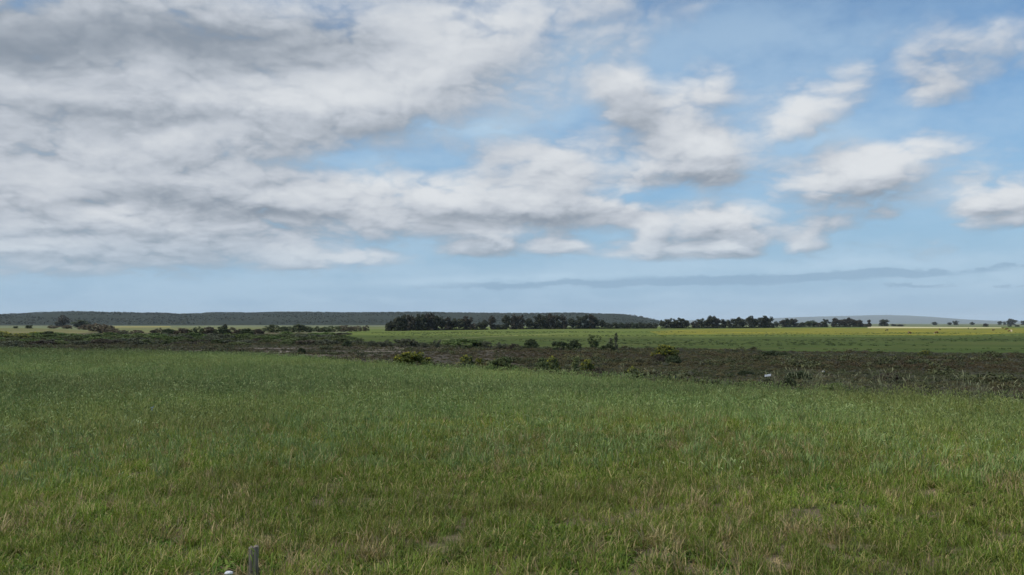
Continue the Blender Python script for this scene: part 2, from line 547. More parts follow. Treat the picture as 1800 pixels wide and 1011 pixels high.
def dup(root, loc, rz, scale, label, group=None):
    r = root.copy()
    COL.objects.link(r)
    r.location, r.rotation_euler, r.scale = loc, (0, 0, rz), scale
    r['label'] = label
    if group:
        r['group'] = group
    for ch in list(root.children):
        c = ch.copy()
        COL.objects.link(c)
        c.parent = r
    return r


def mesh_np(name, verts, faces, tint=None, smooth=False):
    me = bpy.data.meshes.new(name)
    me.from_pydata([tuple(v) for v in np.asarray(verts, float)], [], [tuple(int(i) for i in f) for f in faces])
    if tint is not None:
        a = me.attributes.new('tint', 'FLOAT', 'FACE')
        a.data.foreach_set('value', np.asarray(tint, np.float32))
    if smooth:
        me.polygons.foreach_set('use_smooth', [True] * len(me.polygons))
    me.update()
    return me


def tube(path, radii, sides=6):
    """A tapered limb along a path: vertices and faces."""
    path = [Vector(p) for p in path]
    vs, fs = [], []
    for i, p in enumerate(path):
        d = (path[min(i + 1, len(path) - 1)] - path[max(i - 1, 0)]).normalized()
        q = d.to_track_quat('Z', 'Y')
        for k in range(sides):
            a = 2 * math.pi * k / sides
            vs.append(p + q @ Vector((math.cos(a) * radii[i], math.sin(a) * radii[i], 0)))
    for i in range(len(path) - 1):
        for k in range(sides):
            a, b = i * sides + k, i * sides + (k + 1) % sides
            fs.append((a, b, b + sides, a + sides))
    fs.append(tuple(range(sides))[::-1])
    fs.append(tuple(range((len(path) - 1) * sides, len(path) * sides)))
    return vs, fs


def merge(parts):
    V, Fc = [], []
    for vs, fs in parts:
        o = len(V)
        V += list(vs)
        Fc += [tuple(i + o for i in f) for f in fs]
    return V, Fc


# ------------------------------------------------------------------ ground sheet
M_EARTH = mat_ground('heath_earth', (0.058, 0.051, 0.028), (0.047, 0.050, 0.023), (0.070, 0.060, 0.036), 0.06, 1.2)
M_SOIL = mat_ground('field_soil', (0.190, 0.148, 0.096), (0.140, 0.112, 0.070), (0.095, 0.105, 0.036), 0.4, 9.0)
M_PLAIN = mat_ground('far_plain', (0.085, 0.105, 0.050), (0.110, 0.120, 0.065), (0.060, 0.070, 0.045), 0.0016, 0.02, (0.5, 0.6), (0.5, 1.0), 0.0)


def build_ground():
    rr = [0.0, 1.5]
    while rr[-1] < 44000:
        rr.append(rr[-1] * 1.032 + 0.25)
    az = np.concatenate([np.arange(-52, 52, 0.6), np.arange(52, 308, 3.0)])
    n = len(az)
    A = np.radians(az)
    V = [(0, 0, float(height(0, 0)))]
    for r in rr[1:]:
        x, y = np.sin(A) * r, np.cos(A) * r
        z = height(x, y)
        V += list(zip(x, y, z))
    Fc, mi = [], []
    for k in range(n):
        Fc.append((0, 1 + (k + 1) % n, 1 + k))
        mi.append(0)
    for i in range(len(rr) - 2):
        b0, b1 = 1 + i * n, 1 + (i + 1) * n
        rm = 0.5 * (rr[i + 1] + rr[i + 2])
        xm, ym = np.sin(A + 0.005) * rm, np.cos(A + 0.005) * rm
        sm = edge_s(xm, ym)
        for k in range(n):
            k2 = (k + 1) % n
            Fc.append((b0 + k, b0 + k2, b1 + k2, b1 + k))
            mi.append(0 if sm[k] < 2 else (1 if rm < 560 else 2))
    me = mesh_np('ground', V, Fc, smooth=True)
    o = link('ground', me, mat=[M_SOIL, M_EARTH, M_PLAIN])
    me.polygons.foreach_set('material_index', mi)
    prop(o, kind='structure')
    return o


build_ground()


def sheet(name, pts, mat, dz=0.05, step=14.0, cuts=46):
    """A field or a bare flat: an outline on the ground, cut fine enough to follow it."""
    bm = bmesh.new()
    f = bm.faces.new([bm.verts.new((x, y, 0)) for x, y in pts])
    xs = [p[0] for p in pts]
    ys = [p[1] for p in pts]
    for ax, (lo, hi) in ((0, (min(xs), max(xs))), (1, (min(ys), max(ys)))):
        nn = int(min(cuts, (hi - lo) / step))
        for i in range(1, nn):
            t = i / nn
            q = lo + (hi - lo) * (t if ax == 0 else t ** 1.6)
            co = (q, 0, 0) if ax == 0 else (0, q, 0)
            no = (1, 0, 0) if ax == 0 else (0, 1, 0)
            bmesh.ops.bisect_plane(bm, geom=bm.verts[:] + bm.edges[:] + bm.faces[:], plane_co=co, plane_no=no)
    for v in bm.verts:
        v.co.z = float(height(v.co.x, v.co.y)) + dz
    bm.normal_update()
    if sum(ff.normal.z for ff in bm.faces) < 0:
        bmesh.ops.reverse_faces(bm, faces=bm.faces[:])
    me = bpy.data.meshes.new(name)
    bm.to_mesh(me)
    bm.free()
    return prop(link(name, me, mat=mat), kind='structure')


def gp(*pxs):
    return [ground_px(*p) for p in pxs]


def mat_pasture(name, a, b, flower, famt, rows=0.02):
    m, nt = mat_new(name)
    p = pos(nt)
    n1 = nt.noise(scaled(nt, p, 0.35, 1.0), 0.020, 5, 0.6)
    n2 = nt.noise(scaled(nt, p, 0.25, 1.0), 0.16, 5, 0.7)
    n3 = nt.noise(scaled(nt, p, 0.3, 1.0), 0.055, 4, 0.6)
    col = nt.mix(nt.ramp(n1, 0.35, 0.65), a, b)
    v = nt.ramp(n2, 0.3, 0.7, 0.72, 1.28)
    col = nt.mix(1.0, col, nt.xyz(v, v, v), 'MULTIPLY')
    col = nt.mix(nt.ramp(n3, 0.46, 0.66, 0.0, famt), col, flower)
    mat_out(nt, principled(nt, col, 0.95, 0.08))
    return m


M_PAST = mat_pasture('pasture_grass', (0.056, 0.084, 0.015), (0.074, 0.098, 0.020), (0.12, 0.12, 0.035), 0.45)
M_FLOW = mat_pasture('sunlit_flowering_pasture', (0.078, 0.096, 0.015), (0.120, 0.120, 0.018), (0.24, 0.20, 0.018), 0.7)  # yellow flowers, with the strip's sunlit brightness partly put into the colour
M_TAN = mat_ground('stubble', (0.088, 0.090, 0.036), (0.110, 0.103, 0.046), (0.066, 0.076, 0.028), 0.02, 0.4, (0.5, 0.65), (0.3, 1.0), 0.1)
M_PALE = mat_ground('pale_crop', (0.082, 0.097, 0.038), (0.110, 0.112, 0.050), (0.062, 0.080, 0.028), 0.01, 0.3, (0.5, 0.65), (0.3, 1.0), 0.1)
M_STRIP = mat_ground('ripe_crop', (0.290, 0.275, 0.165), (0.330, 0.310, 0.190), None, 0.01, 0.3, (0.5, 0.6), (0.3, 1.0), 0.1)
M_CANOLA = mat_ground('yellow_crop', (0.30, 0.24, 0.05), (0.26, 0.21, 0.06), None, 0.01, 0.3, (0.5, 0.6), (0.3, 1.0), 0.1)
M_FLAT = mat_ground('sand_flat', (0.220, 0.185, 0.140), (0.165, 0.140, 0.115), (0.11, 0.10, 0.075), 0.12, 1.5, (0.5, 0.62), (0.4, 1.0), 0.2)
M_MUD = mat_ground('mud_flat', (0.075, 0.062, 0.046), (0.098, 0.080, 0.058), (0.052, 0.048, 0.030), 0.08, 1.5, (0.48, 0.6), (0.3, 1.0), 0.2)
M_TRACK = mat_ground('track', (0.135, 0.150, 0.050), (0.115, 0.135, 0.042), None, 0.1, 1.5)

sheet('pasture', gp((585, 600), (760, 606), (900, 610), (1000, 613), (1200, 615), (1400, 618.5), (1600, 620.5), (1800, 623), (2150, 626), (3400, 641),
                    (3400, 574.2), (1800, 574.2), (1300, 574.2), (640, 575.5), (612, 583)), M_PAST, 0.05)
sheet('sunlit_flowering_meadow', gp((1140, 583), (1160, 588.5), (1400, 588), (1700, 590), (1790, 586), (1900, 582), (1900, 577.5), (1760, 577), (1540, 577), (1250, 578.4)), M_FLOW, 0.09)
sheet('stubble_field', gp((-1500, 590), (60, 587), (140, 586.5), (178, 582.5), (60, 577.2), (-1500, 576.6)), M_TAN, 0.05)
sheet('pale_crop_field', gp((180, 586), (330, 585), (470, 583.5), (640, 582.5), (690, 580.0), (690, 574.6), (180, 575.6)), M_PALE, 0.05)
sheet('yellow_crop_field', gp((170, 575.4), (300, 575.2), (300, 574.3), (170, 574.5)), M_CANOLA, 0.12)
sheet('ripe_crop_field', gp((1525, 577.0), (1760, 577.2), (1760, 575.6), (1525, 574.3)), M_STRIP, 0.12)
sheet('mud_flat', gp((355, 626), (640, 637), (900, 642), (1000, 620), (900, 612), (730, 609), (600, 609), (430, 611), (330, 617)), M_MUD, 0.05)
for k, q in enumerate([((466, 617.5), (512, 618), (500, 621.6), (470, 621)), ((523, 624), (576, 624.4), (566, 628.4), (530, 628)),
                       ((640, 615.6), (722, 612.6), (722, 614.2), (660, 617.4)), ((600, 619.4), (760, 616), (830, 617), (760, 618.6), (640, 620.6)),
                       ((690, 611.0), (730, 610.9), (724, 612.1), (694, 612.1)), ((770, 612.2), (795, 612.2), (790, 613.3), (772, 613.4)),
                       ((846, 616), (905, 617), (884, 619.5), (850, 618.5)), ((440, 612.5), (560, 613.6), (520, 614.8), (450, 614.2))]):
    sheet('sand_flat', gp(*q), M_FLAT, 0.10)
sheet('mown_track', gp((770, 597.6), (860, 591.5), (1000, 586.0), (1000, 586.9), (862, 592.8), (772, 599.2)), M_TRACK, 0.10)


# ------------------------------------------------------------------ hills
def vnoise(x, y, seed=0):
    x, y = np.asarray(x, float), np.asarray(y, float)
    xi, yi = np.floor(x), np.floor(y)
    fx, fy = x - xi, y - yi
    fx, fy = fx * fx * (3 - 2 * fx), fy * fy * (3 - 2 * fy)

    def h(a, b):
        v = np.sin(a * 127.1 + b * 311.7 + seed * 74.7) * 43758.5453
        return v - np.floor(v)
    return (h(xi, yi) * (1 - fx) + h(xi + 1, yi) * fx) * (1 - fy) + (h(xi, yi + 1) * (1 - fx) + h(xi + 1, yi + 1) * fx) * fy


def fbm(x, y, oct=4, seed=0):
    r, a, t = 0, 1.0, 0
    for k in range(oct):
        r = r + a * vnoise(x * 2 ** k, y * 2 ** k, seed + k)
        t += a
        a *= 0.5
    return r / t


def ridge(name, prof, d_front, d_crest, d_back, mat, az_lo, az_hi, daz, rough):
    az_p, h_p = [], []
    for px, py in prof:
        a = math.degrees(math.atan2(px - 900, F))
        az_p.append(a)
        h_p.append(max(0.0, CAM_Z + (568 - py) / F * d_crest * math.cos(R(a))))
    az = np.arange(az_lo, az_hi, daz)
    hc = np.interp(az, az_p, h_p)
    ts = np.concatenate([np.linspace(0, 1, 26), np.linspace(1, 2, 10)[1:]])
    V, Fc = [], []
    n = len(az)
    for t in ts:
        d = d_front + (d_crest - d_front) * t if t <= 1 else d_crest + (d_back - d_crest) * (t - 1)
        d = d * (1 + 0.06 * (fbm(az * 0.15, np.full(n, t * 2), 3, 5) - 0.5))
        x, y = np.sin(np.radians(az)) * d, np.cos(np.radians(az)) * d
        prof_t = math.sin(math.pi / 2 * min(t, 2 - t)) ** 1.35 if 0 < t < 2 else 0
        z = hc * prof_t * (1 + rough * (fbm(x * 0.0035, y * 0.0035, 4, 9) - 0.5) * (1 if t < 1 else 0.5)) - 1.5 * (prof_t == 0)
        V += list(zip(x, y, z))
    for i in range(len(ts) - 1):
        for k in range(n - 1):
            Fc.append((i * n + k, i * n + k + 1, (i + 1) * n + k + 1, (i + 1) * n + k))
    me = mesh_np(name, V, Fc, smooth=True)
    return prop(link(name, me, mat=mat), kind='structure'), np.array(V)


M_HILL = mat_ground('hill_scrub_ground', (0.010, 0.015, 0.009), (0.014, 0.019, 0.011), (0.032, 0.035, 0.020), 0.0032, 0.05, (0.64, 0.76), (0.6, 1.0), 0.6)  # scrub colour darkened to stand in for cloud shade on the hill
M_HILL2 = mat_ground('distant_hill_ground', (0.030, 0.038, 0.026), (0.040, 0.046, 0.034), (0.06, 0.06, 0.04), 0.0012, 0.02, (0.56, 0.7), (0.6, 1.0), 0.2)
HP = [(-900, 560), (-500, 556), (-200, 552), (0, 553), (45, 551.5), (90, 549.5), (130, 548.5), (200, 549.3), (290, 550.2), (320, 551.7), (345, 551), (380, 549.3),
      (440, 549.5), (515, 547.8), (560, 548.5), (620, 549.3), (750, 548.5), (850, 549.8), (950, 550.8), (1000, 550.3), (1030, 551), (1060, 552),
      (1100, 553.6), (1130, 558), (1160, 564), (1185, 570)]
hill_o, hill_v = ridge('scrub_hill', HP, 2700, 4000, 4700, M_HILL, -48, 11, 0.12, 0.10)
HP2 = [(900, 566), (1100, 564.5), (1190, 563), (1300, 561), (1370, 558.5), (1420, 556.5), (1480, 555), (1530, 553.7), (1560, 553.5), (1600, 554.8), (1640, 557),
       (1690, 561), (1740, 563.2), (1800, 564), (1900, 563), (2100, 564), (2400, 566)]
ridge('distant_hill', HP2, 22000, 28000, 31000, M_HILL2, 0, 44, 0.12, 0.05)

# ------------------------------------------------------------------ haze and the shading cloud
def box_mesh(name, lo, hi):
    x0, y0, z0 = lo
    x1, y1, z1 = hi
    V = [(x0, y0, z0), (x1, y0, z0), (x1, y1, z0), (x0, y1, z0), (x0, y0, z1), (x1, y0, z1), (x1, y1, z1), (x0, y1, z1)]
    Fc = [(0, 3, 2, 1), (4, 5, 6, 7), (0, 1, 5, 4), (1, 2, 6, 5), (2, 3, 7, 6), (3, 0, 4, 7)]
    return mesh_np(name, V, Fc)


def build_haze():
    m = bpy.data.materials.new('haze')
    m.use_nodes = True
    nt = NT(m.node_tree)
    m.node_tree.nodes.clear()
    v = nt.new('ShaderNodeVolumePrincipled')
    v.inputs['Color'].default_value = (0.72, 0.86, 1.0, 1)
    v.inputs['Density'].default_value = 2.9e-5
    v.inputs['Anisotropy'].default_value = 0.0
    o = nt.new('ShaderNodeOutputMaterial')
    nt.link(v.outputs[0], o.inputs['Volume'])
    h = link('haze', box_mesh('haze', (-46000, -46000, -6), (46000, 46000, 400)), mat=m)
    prop(h, kind='stuff')


build_haze()


def build_shade_cloud():
    """The unseen cloud overhead, placed to shade the field; the sun reaches past its thin far rim to the meadow."""
    m, nt = mat_new('cloud')
    tc = nt.new('ShaderNodeTexCoord')
    p = tc.outputs['Object']
    n = nt.noise(p, 0.006, 5, 0.55)
    q = nt.vm('MULTIPLY', p, (1 / 640.0, 1 / 300.0, 0.0))
    r = nt.vm('LENGTH', q, out=1)
    th = nt.m('MULTIPLY_ADD', nt.m('SUBTRACT', n, 0.5), 0.55, r)
    a = nt.ramp(th, 0.98, 0.72, 0.0, 0.32)
    tr = nt.new('ShaderNodeBsdfTransparent')
    tl = nt.new('ShaderNodeBsdfTranslucent')
    tl.inputs[0].default_value = (0.9, 0.9, 0.9, 1)
    df = nt.new('ShaderNodeBsdfDiffuse')
    df.inputs[0].default_value = (0.9, 0.9, 0.9, 1)
    mx = nt.new('ShaderNodeMixShader')
    mx.inputs[0].default_value = 0.55
    nt.link(df.outputs[0], mx.inputs[1])
    nt.link(tl.outputs[0], mx.inputs[2])
    fin = nt.new('ShaderNodeMixShader')
    nt.link(a, fin.inputs[0])
    nt.link(tr.outputs[0], fin.inputs[1])
    nt.link(mx.outputs[0], fin.inputs[2])
    mat_out(nt, fin.outputs[0])
    H = 850.0
    off = SUN_DIR * (H / SUN_DIR.z)
    bm = bmesh.new()
    bmesh.ops.create_icosphere(bm, subdivisions=5, radius=1.0)
    for v in bm.verts:
        d = v.co.copy()
        k = 1 + 0.25 * (float(fbm(d.x * 3 + 9, d.y * 3 + d.z * 2 + 4, 4, 3)) - 0.5)
        v.co = Vector((d.x * 640 * k, d.y * 300 * k, d.z * (70 if d.z > 0 else 26) * k))
    me = bpy.data.meshes.new('cloud')
    bm.to_mesh(me)
    bm.free()
    o = link('cloud', me, mat=m)
    o.location = (CLOUD_X + off.x, CLOUD_Y + off.y, H)
    prop(o, kind='structure')


CLOUD_X, CLOUD_Y = 60.0, 150.0
build_shade_cloud()


# ------------------------------------------------------------------ foliage meshes
def leaf_quads(rng, clumps, size, aspect=0.55, up=0.25):
    """Leaf-sized faces spread through clumps: (centre, radii, count, tint lo, tint hi)."""
    V, Fc, T = [], [], []
    for (c, rad, n, t0, t1) in clumps:
        d = rng.normal(size=(n, 3))
        d /= np.linalg.norm(d, axis=1, keepdims=True)
        r = rng.uniform(0.25, 1.0, (n, 1)) ** 0.45
        p = np.asarray(c) + d * r * np.asarray(rad)
        nrm = d * 0.6 + rng.normal(size=(n, 3)) * 0.6 + np.array([0, 0, up])
        nrm /= np.linalg.norm(nrm, axis=1, keepdims=True)
        a = np.cross(nrm, rng.normal(size=(n, 3)))
        a /= np.linalg.norm(a, axis=1, keepdims=True) + 1e-9
        b = np.cross(nrm, a)
        s = size * rng.uniform(0.6, 1.35, (n, 1))
        o = len(V)
        q = np.stack([p - a * s, p - b * s * aspect, p + a * s, p + b * s * aspect], 1).reshape(-1, 3)
        V += q.tolist()
        Fc += [(o + 4 * i, o + 4 * i + 1, o + 4 * i + 2, o + 4 * i + 3) for i in range(n)]
        T += list(rng.uniform(t0, t1, n))
    return V, Fc, T


def limbs(rng, base_r, height_, tips, trunk_top=0.45, lean=0.0, multi=False):
    parts = []
    top = Vector((lean * height_ * trunk_top, rng.normal() * 0.02 * height_, height_ * trunk_top))
    if not multi:
        mid = top * 0.5 + Vector((rng.normal() * 0.02 * height_, rng.normal() * 0.02 * height_, 0))
        parts.append(tube([(0, 0, -0.25), tuple(mid), tuple(top)], [base_r, base_r * 0.78, base_r * 0.55], 7))
    for tp in tips:
        tp = Vector(tp)
        st = Vector((rng.normal() * base_r, rng.normal() * base_r, -0.2)) if multi else top * rng.uniform(0.7, 1.0)
        mid = st.lerp(tp, 0.5) + Vector((rng.normal(), rng.normal(), rng.normal())) * 0.04 * height_
        parts.append(tube([tuple(st), tuple(mid), tuple(tp)], [base_r * (0.40 if not multi else 0.6), base_r * 0.26, base_r * 0.08], 5))
    return merge(parts)


# crowns of unit plan: kinds of tree, built at real size and scaled to what stands there
def tree_meshes(rng, kind):
    """kind: broad gum, tall gum, cypress-like, low hedge tree. 12 m tall, about 9 m wide."""
    H = 12.0
    clumps, tips = [], []
    if kind == 'hedge':
        for k in range(34):
            a, rr = rng.uniform(0, 6.28), rng.uniform(0, 1) ** 0.5 * 4.0
            z = rng.uniform(0.6, 10.6) * (1 - 0.25 * (rr / 4.2) ** 2)
            clumps.append(((math.cos(a) * rr, math.sin(a) * rr, z), (1.7, 1.7, 1.5), 52, 0, 0.9))
            if k % 4 == 0:
                tips.append((math.cos(a) * rr * 0.9, math.sin(a) * rr * 0.9, z))
        tr = limbs(rng, 0.26, H, tips, 0.3)
    elif kind == 'tall':
        for k in range(34):
            a, t = rng.uniform(0, 6.28), rng.uniform(0.08, 1.0)
            rr = rng.uniform(0.2, 1) * 3.0 * (0.55 + 0.75 * math.sin(math.pi * t ** 1.2))
            clumps.append(((math.cos(a) * rr, math.sin(a) * rr, t * (H - 1.2)), (1.5, 1.5, 1.15), 56, 0, 0.9))
            if k % 3 == 0:
                tips.append((math.cos(a) * rr * 0.9, math.sin(a) * rr * 0.9, t * (H - 1.2)))
        tr = limbs(rng, 0.30, H, tips, 0.55, rng.normal() * 0.06)
    elif kind == 'broad':
        nd = rng.integers(5, 8)
        for k in range(nd):                                   # a few domes at uneven heights, on spreading limbs
            a = 6.28 * k / nd + rng.uniform(-0.4, 0.4)
            rr = rng.uniform(1.4, 3.4) if k else 0.4
            z = rng.uniform(6.0, 9.6) if k else 10.2
            c = (math.cos(a) * rr, math.sin(a) * rr, z)
            tips.append(c)
            for q in range(6):
                cc = tuple(np.array(c) + rng.normal(size=3) * np.array([1.0, 1.0, 0.9]) - np.array([0, 0, 0.25 * q]))
                clumps.append((cc, (1.4, 1.4, 1.15), 52, 0, 0.9))
        for k in range(15):
            a, rr = rng.uniform(0, 6.28), rng.uniform(0.8, 3.6)
            clumps.append(((math.cos(a) * rr, math.sin(a) * rr, rng.uniform(0.9, 5.6)), (1.4, 1.4, 1.3), 44, 0, 0.8))
        tr = limbs(rng, 0.32, H, tips, 0.4, rng.normal() * 0.05)
    else:                                                     # round
        for k in range(38):
            d = rng.normal(size=3)
            d /= np.linalg.norm(d)
            c = np.array([0, 0, 6.6]) + d * np.array([3.3, 3.3, 4.2]) * rng.uniform(0.4, 1.0)
            c[2] = max(1.0, c[2] - 0.8)
            clumps.append((tuple(c), (1.5, 1.5, 1.2), 48, 0, 0.9))
            if k % 5 == 0:
                tips.append(tuple(c * 0.9))
        tr = limbs(rng, 0.30, H, tips, 0.35)
    for k in range(9):
        a, rr = rng.uniform(0, 6.28), rng.uniform(0.6, 3.9)
        clumps.append(((math.cos(a) * rr, math.sin(a) * rr, rng.uniform(0.3, 1.1)), (1.3, 1.3, 0.8), 36, 0, 0.7))
    V, Fc, T = leaf_quads(rng, clumps, 0.50)
    return mesh_np('crown', V, Fc, T), mesh_np('trunk', tr[0], tr[1], smooth=True)


M_BARK = mat_bark('bark', (0.085, 0.070, 0.058), (0.16, 0.14, 0.12))
M_TWIG = mat_bark('twig', (0.10, 0.082, 0.068), (0.17, 0.15, 0.13), 14)
M_TREE = mat_leaf('windbreak_leaves', (0.013, 0.019, 0.009), (0.038, 0.045, 0.020), transl=0.12, val_var=0.2)
M_TREEB = mat_leaf('brownish_leaves', (0.020, 0.019, 0.012), (0.044, 0.038, 0.024), transl=0.12, val_var=0.2)
M_TREEG = mat_leaf('green_leaves', (0.022, 0.036, 0.014), (0.050, 0.068, 0.026), transl=0.15, val_var=0.15)

TREE_KINDS = ['broad', 'tall', 'round', 'hedge']
TREE_PROTO = {}


def tree_proto(kind, var, tone, name):
    key = (kind, var, tone, name)
    if key not in TREE_PROTO:
        mk = ('mesh', kind, var)
        if mk not in TREE_PROTO:
            TREE_PROTO[mk] = tree_meshes(np.random.default_rng(100 + TREE_KINDS.index(kind) * 10 + var), kind)
        cm, tm = TREE_PROTO[mk]
        TREE_PROTO[key] = (cm, tm)
    return TREE_PROTO[key]


def plant(name, label, cat, group, loc, rz, scale, pieces):
    """A plant: an Empty at its foot with its parts; pieces are (part name, mesh, material), meshes shared between alike plants."""
    r = empty(name, loc, rz)
    r.scale = scale
    prop(r, label, cat, group)
    for pn, me, mt in pieces:
        if not me.materials:
            me.materials.append(mt)
        o = bpy.data.objects.new(pn, me)
        COL.objects.link(o)
        o.parent = r
        o.material_slots[0].link = 'OBJECT'
        o.material_slots[0].material = mt
        if pn == 'flowers':
            o['kind'] = 'stuff'
    return r


ORD = ['', 'first', 'second', 'third', 'fourth', 'fifth', 'sixth', 'seventh', 'eighth', 'ninth', 'tenth', 'eleventh', 'twelfth', 'thirteenth',
       'fourteenth', 'fifteenth', 'sixteenth', 'seventeenth', 'eighteenth', 'nineteenth', 'twentieth']
TENS = {20: 'twenty', 30: 'thirty', 40: 'forty', 50: 'fifty'}


def ordinal(n):
    return ORD[n] if n <= 20 else (TENS[n // 10 * 10] + '-' + ORD[n % 10] if n % 10 else TENS[n // 10 * 10][:-1] + 'ieth')


def at_px(px, base):
    x, y = ground_px(px, base)
    return x, y, float(height(x, y))


def tree_at(px, top, base, w, kind, tone, name, label, cat, group, rng):
    x, y, z = at_px(px, base)
    d = math.hypot(x, y) * math.cos(math.atan2(x, y))
    h = (base - top) / F * d + (0.4 if kind != 'hedge' else 0.2)
    var = int(rng.integers(0, 3))
    cm, tm = tree_proto(kind, var, tone, name)
    sw = (w / F * d) / 9.0
    mt = {'d': M_TREE, 'b': M_TREEB, 'g': M_TREEG}[tone]
    return plant(name, label, cat, group, (x, y, z - 0.05), rng.uniform(0, 6.28), (sw, sw, h / 12.0),
                 [('trunk', tm, M_BARK), ('crown', cm, mt)])


# rows of the dark windbreak: (x, top, base, width, kind, tone), measured on the photograph
ROW_A = [(684, 566, 582, 15, 'hedge', 'd'), (689, 563, 582, 16, 'round', 'd'), (699, 557, 582, 20, 'broad', 'd'), (708, 555, 582, 17, 'broad', 'd'),
         (720, 552.5, 581.6, 18, 'tall', 'b'), (731, 557, 581.4, 20, 'broad', 'd'), (742, 553, 581.2, 21, 'broad', 'd'), (753, 551.5, 581.2, 22, 'broad', 'b'),
         (765, 554, 581, 20, 'broad', 'd'), (776, 555.5, 580.8, 20, 'round', 'd'), (787, 557, 580.6, 18, 'tall', 'b'), (797, 558, 580.5, 20, 'round', 'd'),
         (808, 557.5, 580.3, 20, 'round', 'd'), (819, 557, 580.2, 19, 'broad', 'b'), (832, 567, 580, 15, 'hedge', 'b'), (842, 566, 580, 15, 'hedge', 'd'),
         (852, 561, 579.8, 15, 'round', 'd'), (865, 554, 579.6, 13, 'tall', 'b'), (874, 569, 579.5, 14, 'hedge', 'd'), (882, 571, 579.4, 12, 'hedge', 'd')]
ROW_B = [(890, 553, 579.4, 15, 'tall', 'd'), (904, 552.5, 579.2, 19, 'tall', 'b'), (915, 553, 579, 17, 'tall', 'b'), (929, 557, 578.9, 18, 'round', 'd'),
         (939, 565, 578.8, 16, 'hedge', 'd'), (948, 554, 578.8, 20, 'broad', 'd'), (958, 554, 578.7, 18, 'tall', 'd'), (968, 552.5, 578.7, 19, 'broad', 'b'),
         (980, 553, 578.6, 19, 'tall', 'd'), (991, 552.5, 578.6, 17, 'tall', 'b'), (1006, 557, 578.5, 20, 'round', 'd'), (1019, 556, 578.4, 18, 'broad', 'd'),
         (1030, 552, 578.4, 17, 'tall', 'd'), (1039, 551, 578.3, 18, 'tall', 'b'), (1047, 554, 578.3, 16, 'round', 'd'), (1058, 561, 578.2, 15, 'round', 'd'),
         (1069, 567, 578.2, 15, 'hedge', 'd'), (1080, 566.5, 578.1, 16, 'hedge', 'd'), (1091, 566, 578.1, 16, 'hedge', 'g'), (1102, 566.5, 578, 16, 'hedge', 'd'),
         (1114, 566, 578, 16, 'hedge', 'g'), (1126, 565.5, 577.9, 17, 'hedge', 'd'), (1139, 567, 577.8, 16, 'hedge', 'd'), (1150, 567, 577.8, 14, 'hedge', 'd')]
ROW_C = [(1165, 561, 577.6, 13, 'round', 'd'), (1176, 560, 577.6, 18, 'broad', 'd'), (1188, 561, 577.5, 14, 'broad', 'd'), (1197, 559, 577.5, 19, 'broad', 'd'),
         (1206, 561, 577.4, 14, 'round', 'd'), (1221, 563, 577.4, 14, 'hedge', 'b'), (1232, 560, 577.3, 16, 'broad', 'd'), (1244, 558, 577.2, 18, 'round', 'd'),
         (1253, 556, 577.2, 19, 'broad', 'd'), (1261, 560, 577.1, 14, 'broad', 'b'), (1272, 562, 577, 16, 'broad', 'd'), (1285, 560, 577, 16, 'tall', 'd'),
         (1298, 559, 576.9, 20, 'broad', 'd'), (1306, 561, 576.8, 15, 'round', 'd'), (1318, 556.5, 576.8, 17, 'broad', 'd'), (1327, 559, 576.7, 16, 'round', 'd'),
         (1337, 559, 576.6, 18, 'broad', 'd'), (1347, 556, 576.6, 20, 'broad', 'd'), (1356, 566, 576.5, 10, 'hedge', 'd')]
ROW_D = [(1365, 564, 575.8, 11, 'round', 'd'), (1376, 563, 575.6, 14, 'broad', 'b'), (1385, 560.5, 575.5, 16, 'broad', 'd'), (1396, 561, 575.5, 16, 'broad', 'b'),
         (1407, 565, 575.5, 14, 'hedge', 'd'), (1420, 563, 575.4, 18, 'round', 'g'), (1430, 562, 575.3, 17, 'round', 'g'), (1439, 566, 575.3, 12, 'hedge', 'b'),
         (1451, 561, 575.2, 14, 'broad', 'd'), (1470, 560, 575.2, 17, 'broad', 'b'), (1481, 560, 575.1, 17, 'round', 'b'), (1492, 559.5, 575.1, 18, 'broad', 'b'),
         (1502, 561, 575, 17, 'round', 'b'), (1510, 563, 575, 14, 'broad', 'b'), (1519, 568, 574.9, 14, 'hedge', 'b'), (1528, 561.5, 574.8, 10, 'tall', 'b')]
RT = np.random.default_rng(21)
LOOK = {'broad': 'broad', 'tall': 'tall narrow', 'round': 'rounded', 'hedge': 'low bushy'}
TONE_W = {'d': 'blackish green', 'b': 'brownish', 'g': 'lighter green'}
for row, where, grp in ((ROW_A, 'dense left windbreak row', 'trees of the dense left windbreak row'),
                        (ROW_B, 'long middle windbreak row', 'trees of the long middle windbreak row'),
                        (ROW_C, 'right windbreak row', 'trees of the right windbreak row'),
                        (ROW_D, 'row before the blue hill', 'trees of the far right row')):
    for i, (px, tp, bs, w, kd, tn) in enumerate(row):
        n = len(row)
        side = f'{ordinal(i + 1)} from left' if i < n / 2 else (f'{ordinal(n - i)} from right' if i < n - 1 else 'last on the right')
        tree_at(px, tp, bs, w * 1.08, kd, tn, 'windbreak_tree', f'{LOOK[kd]} {TONE_W[tn]} tree, {side} in the {where}', 'tree', grp, RT)

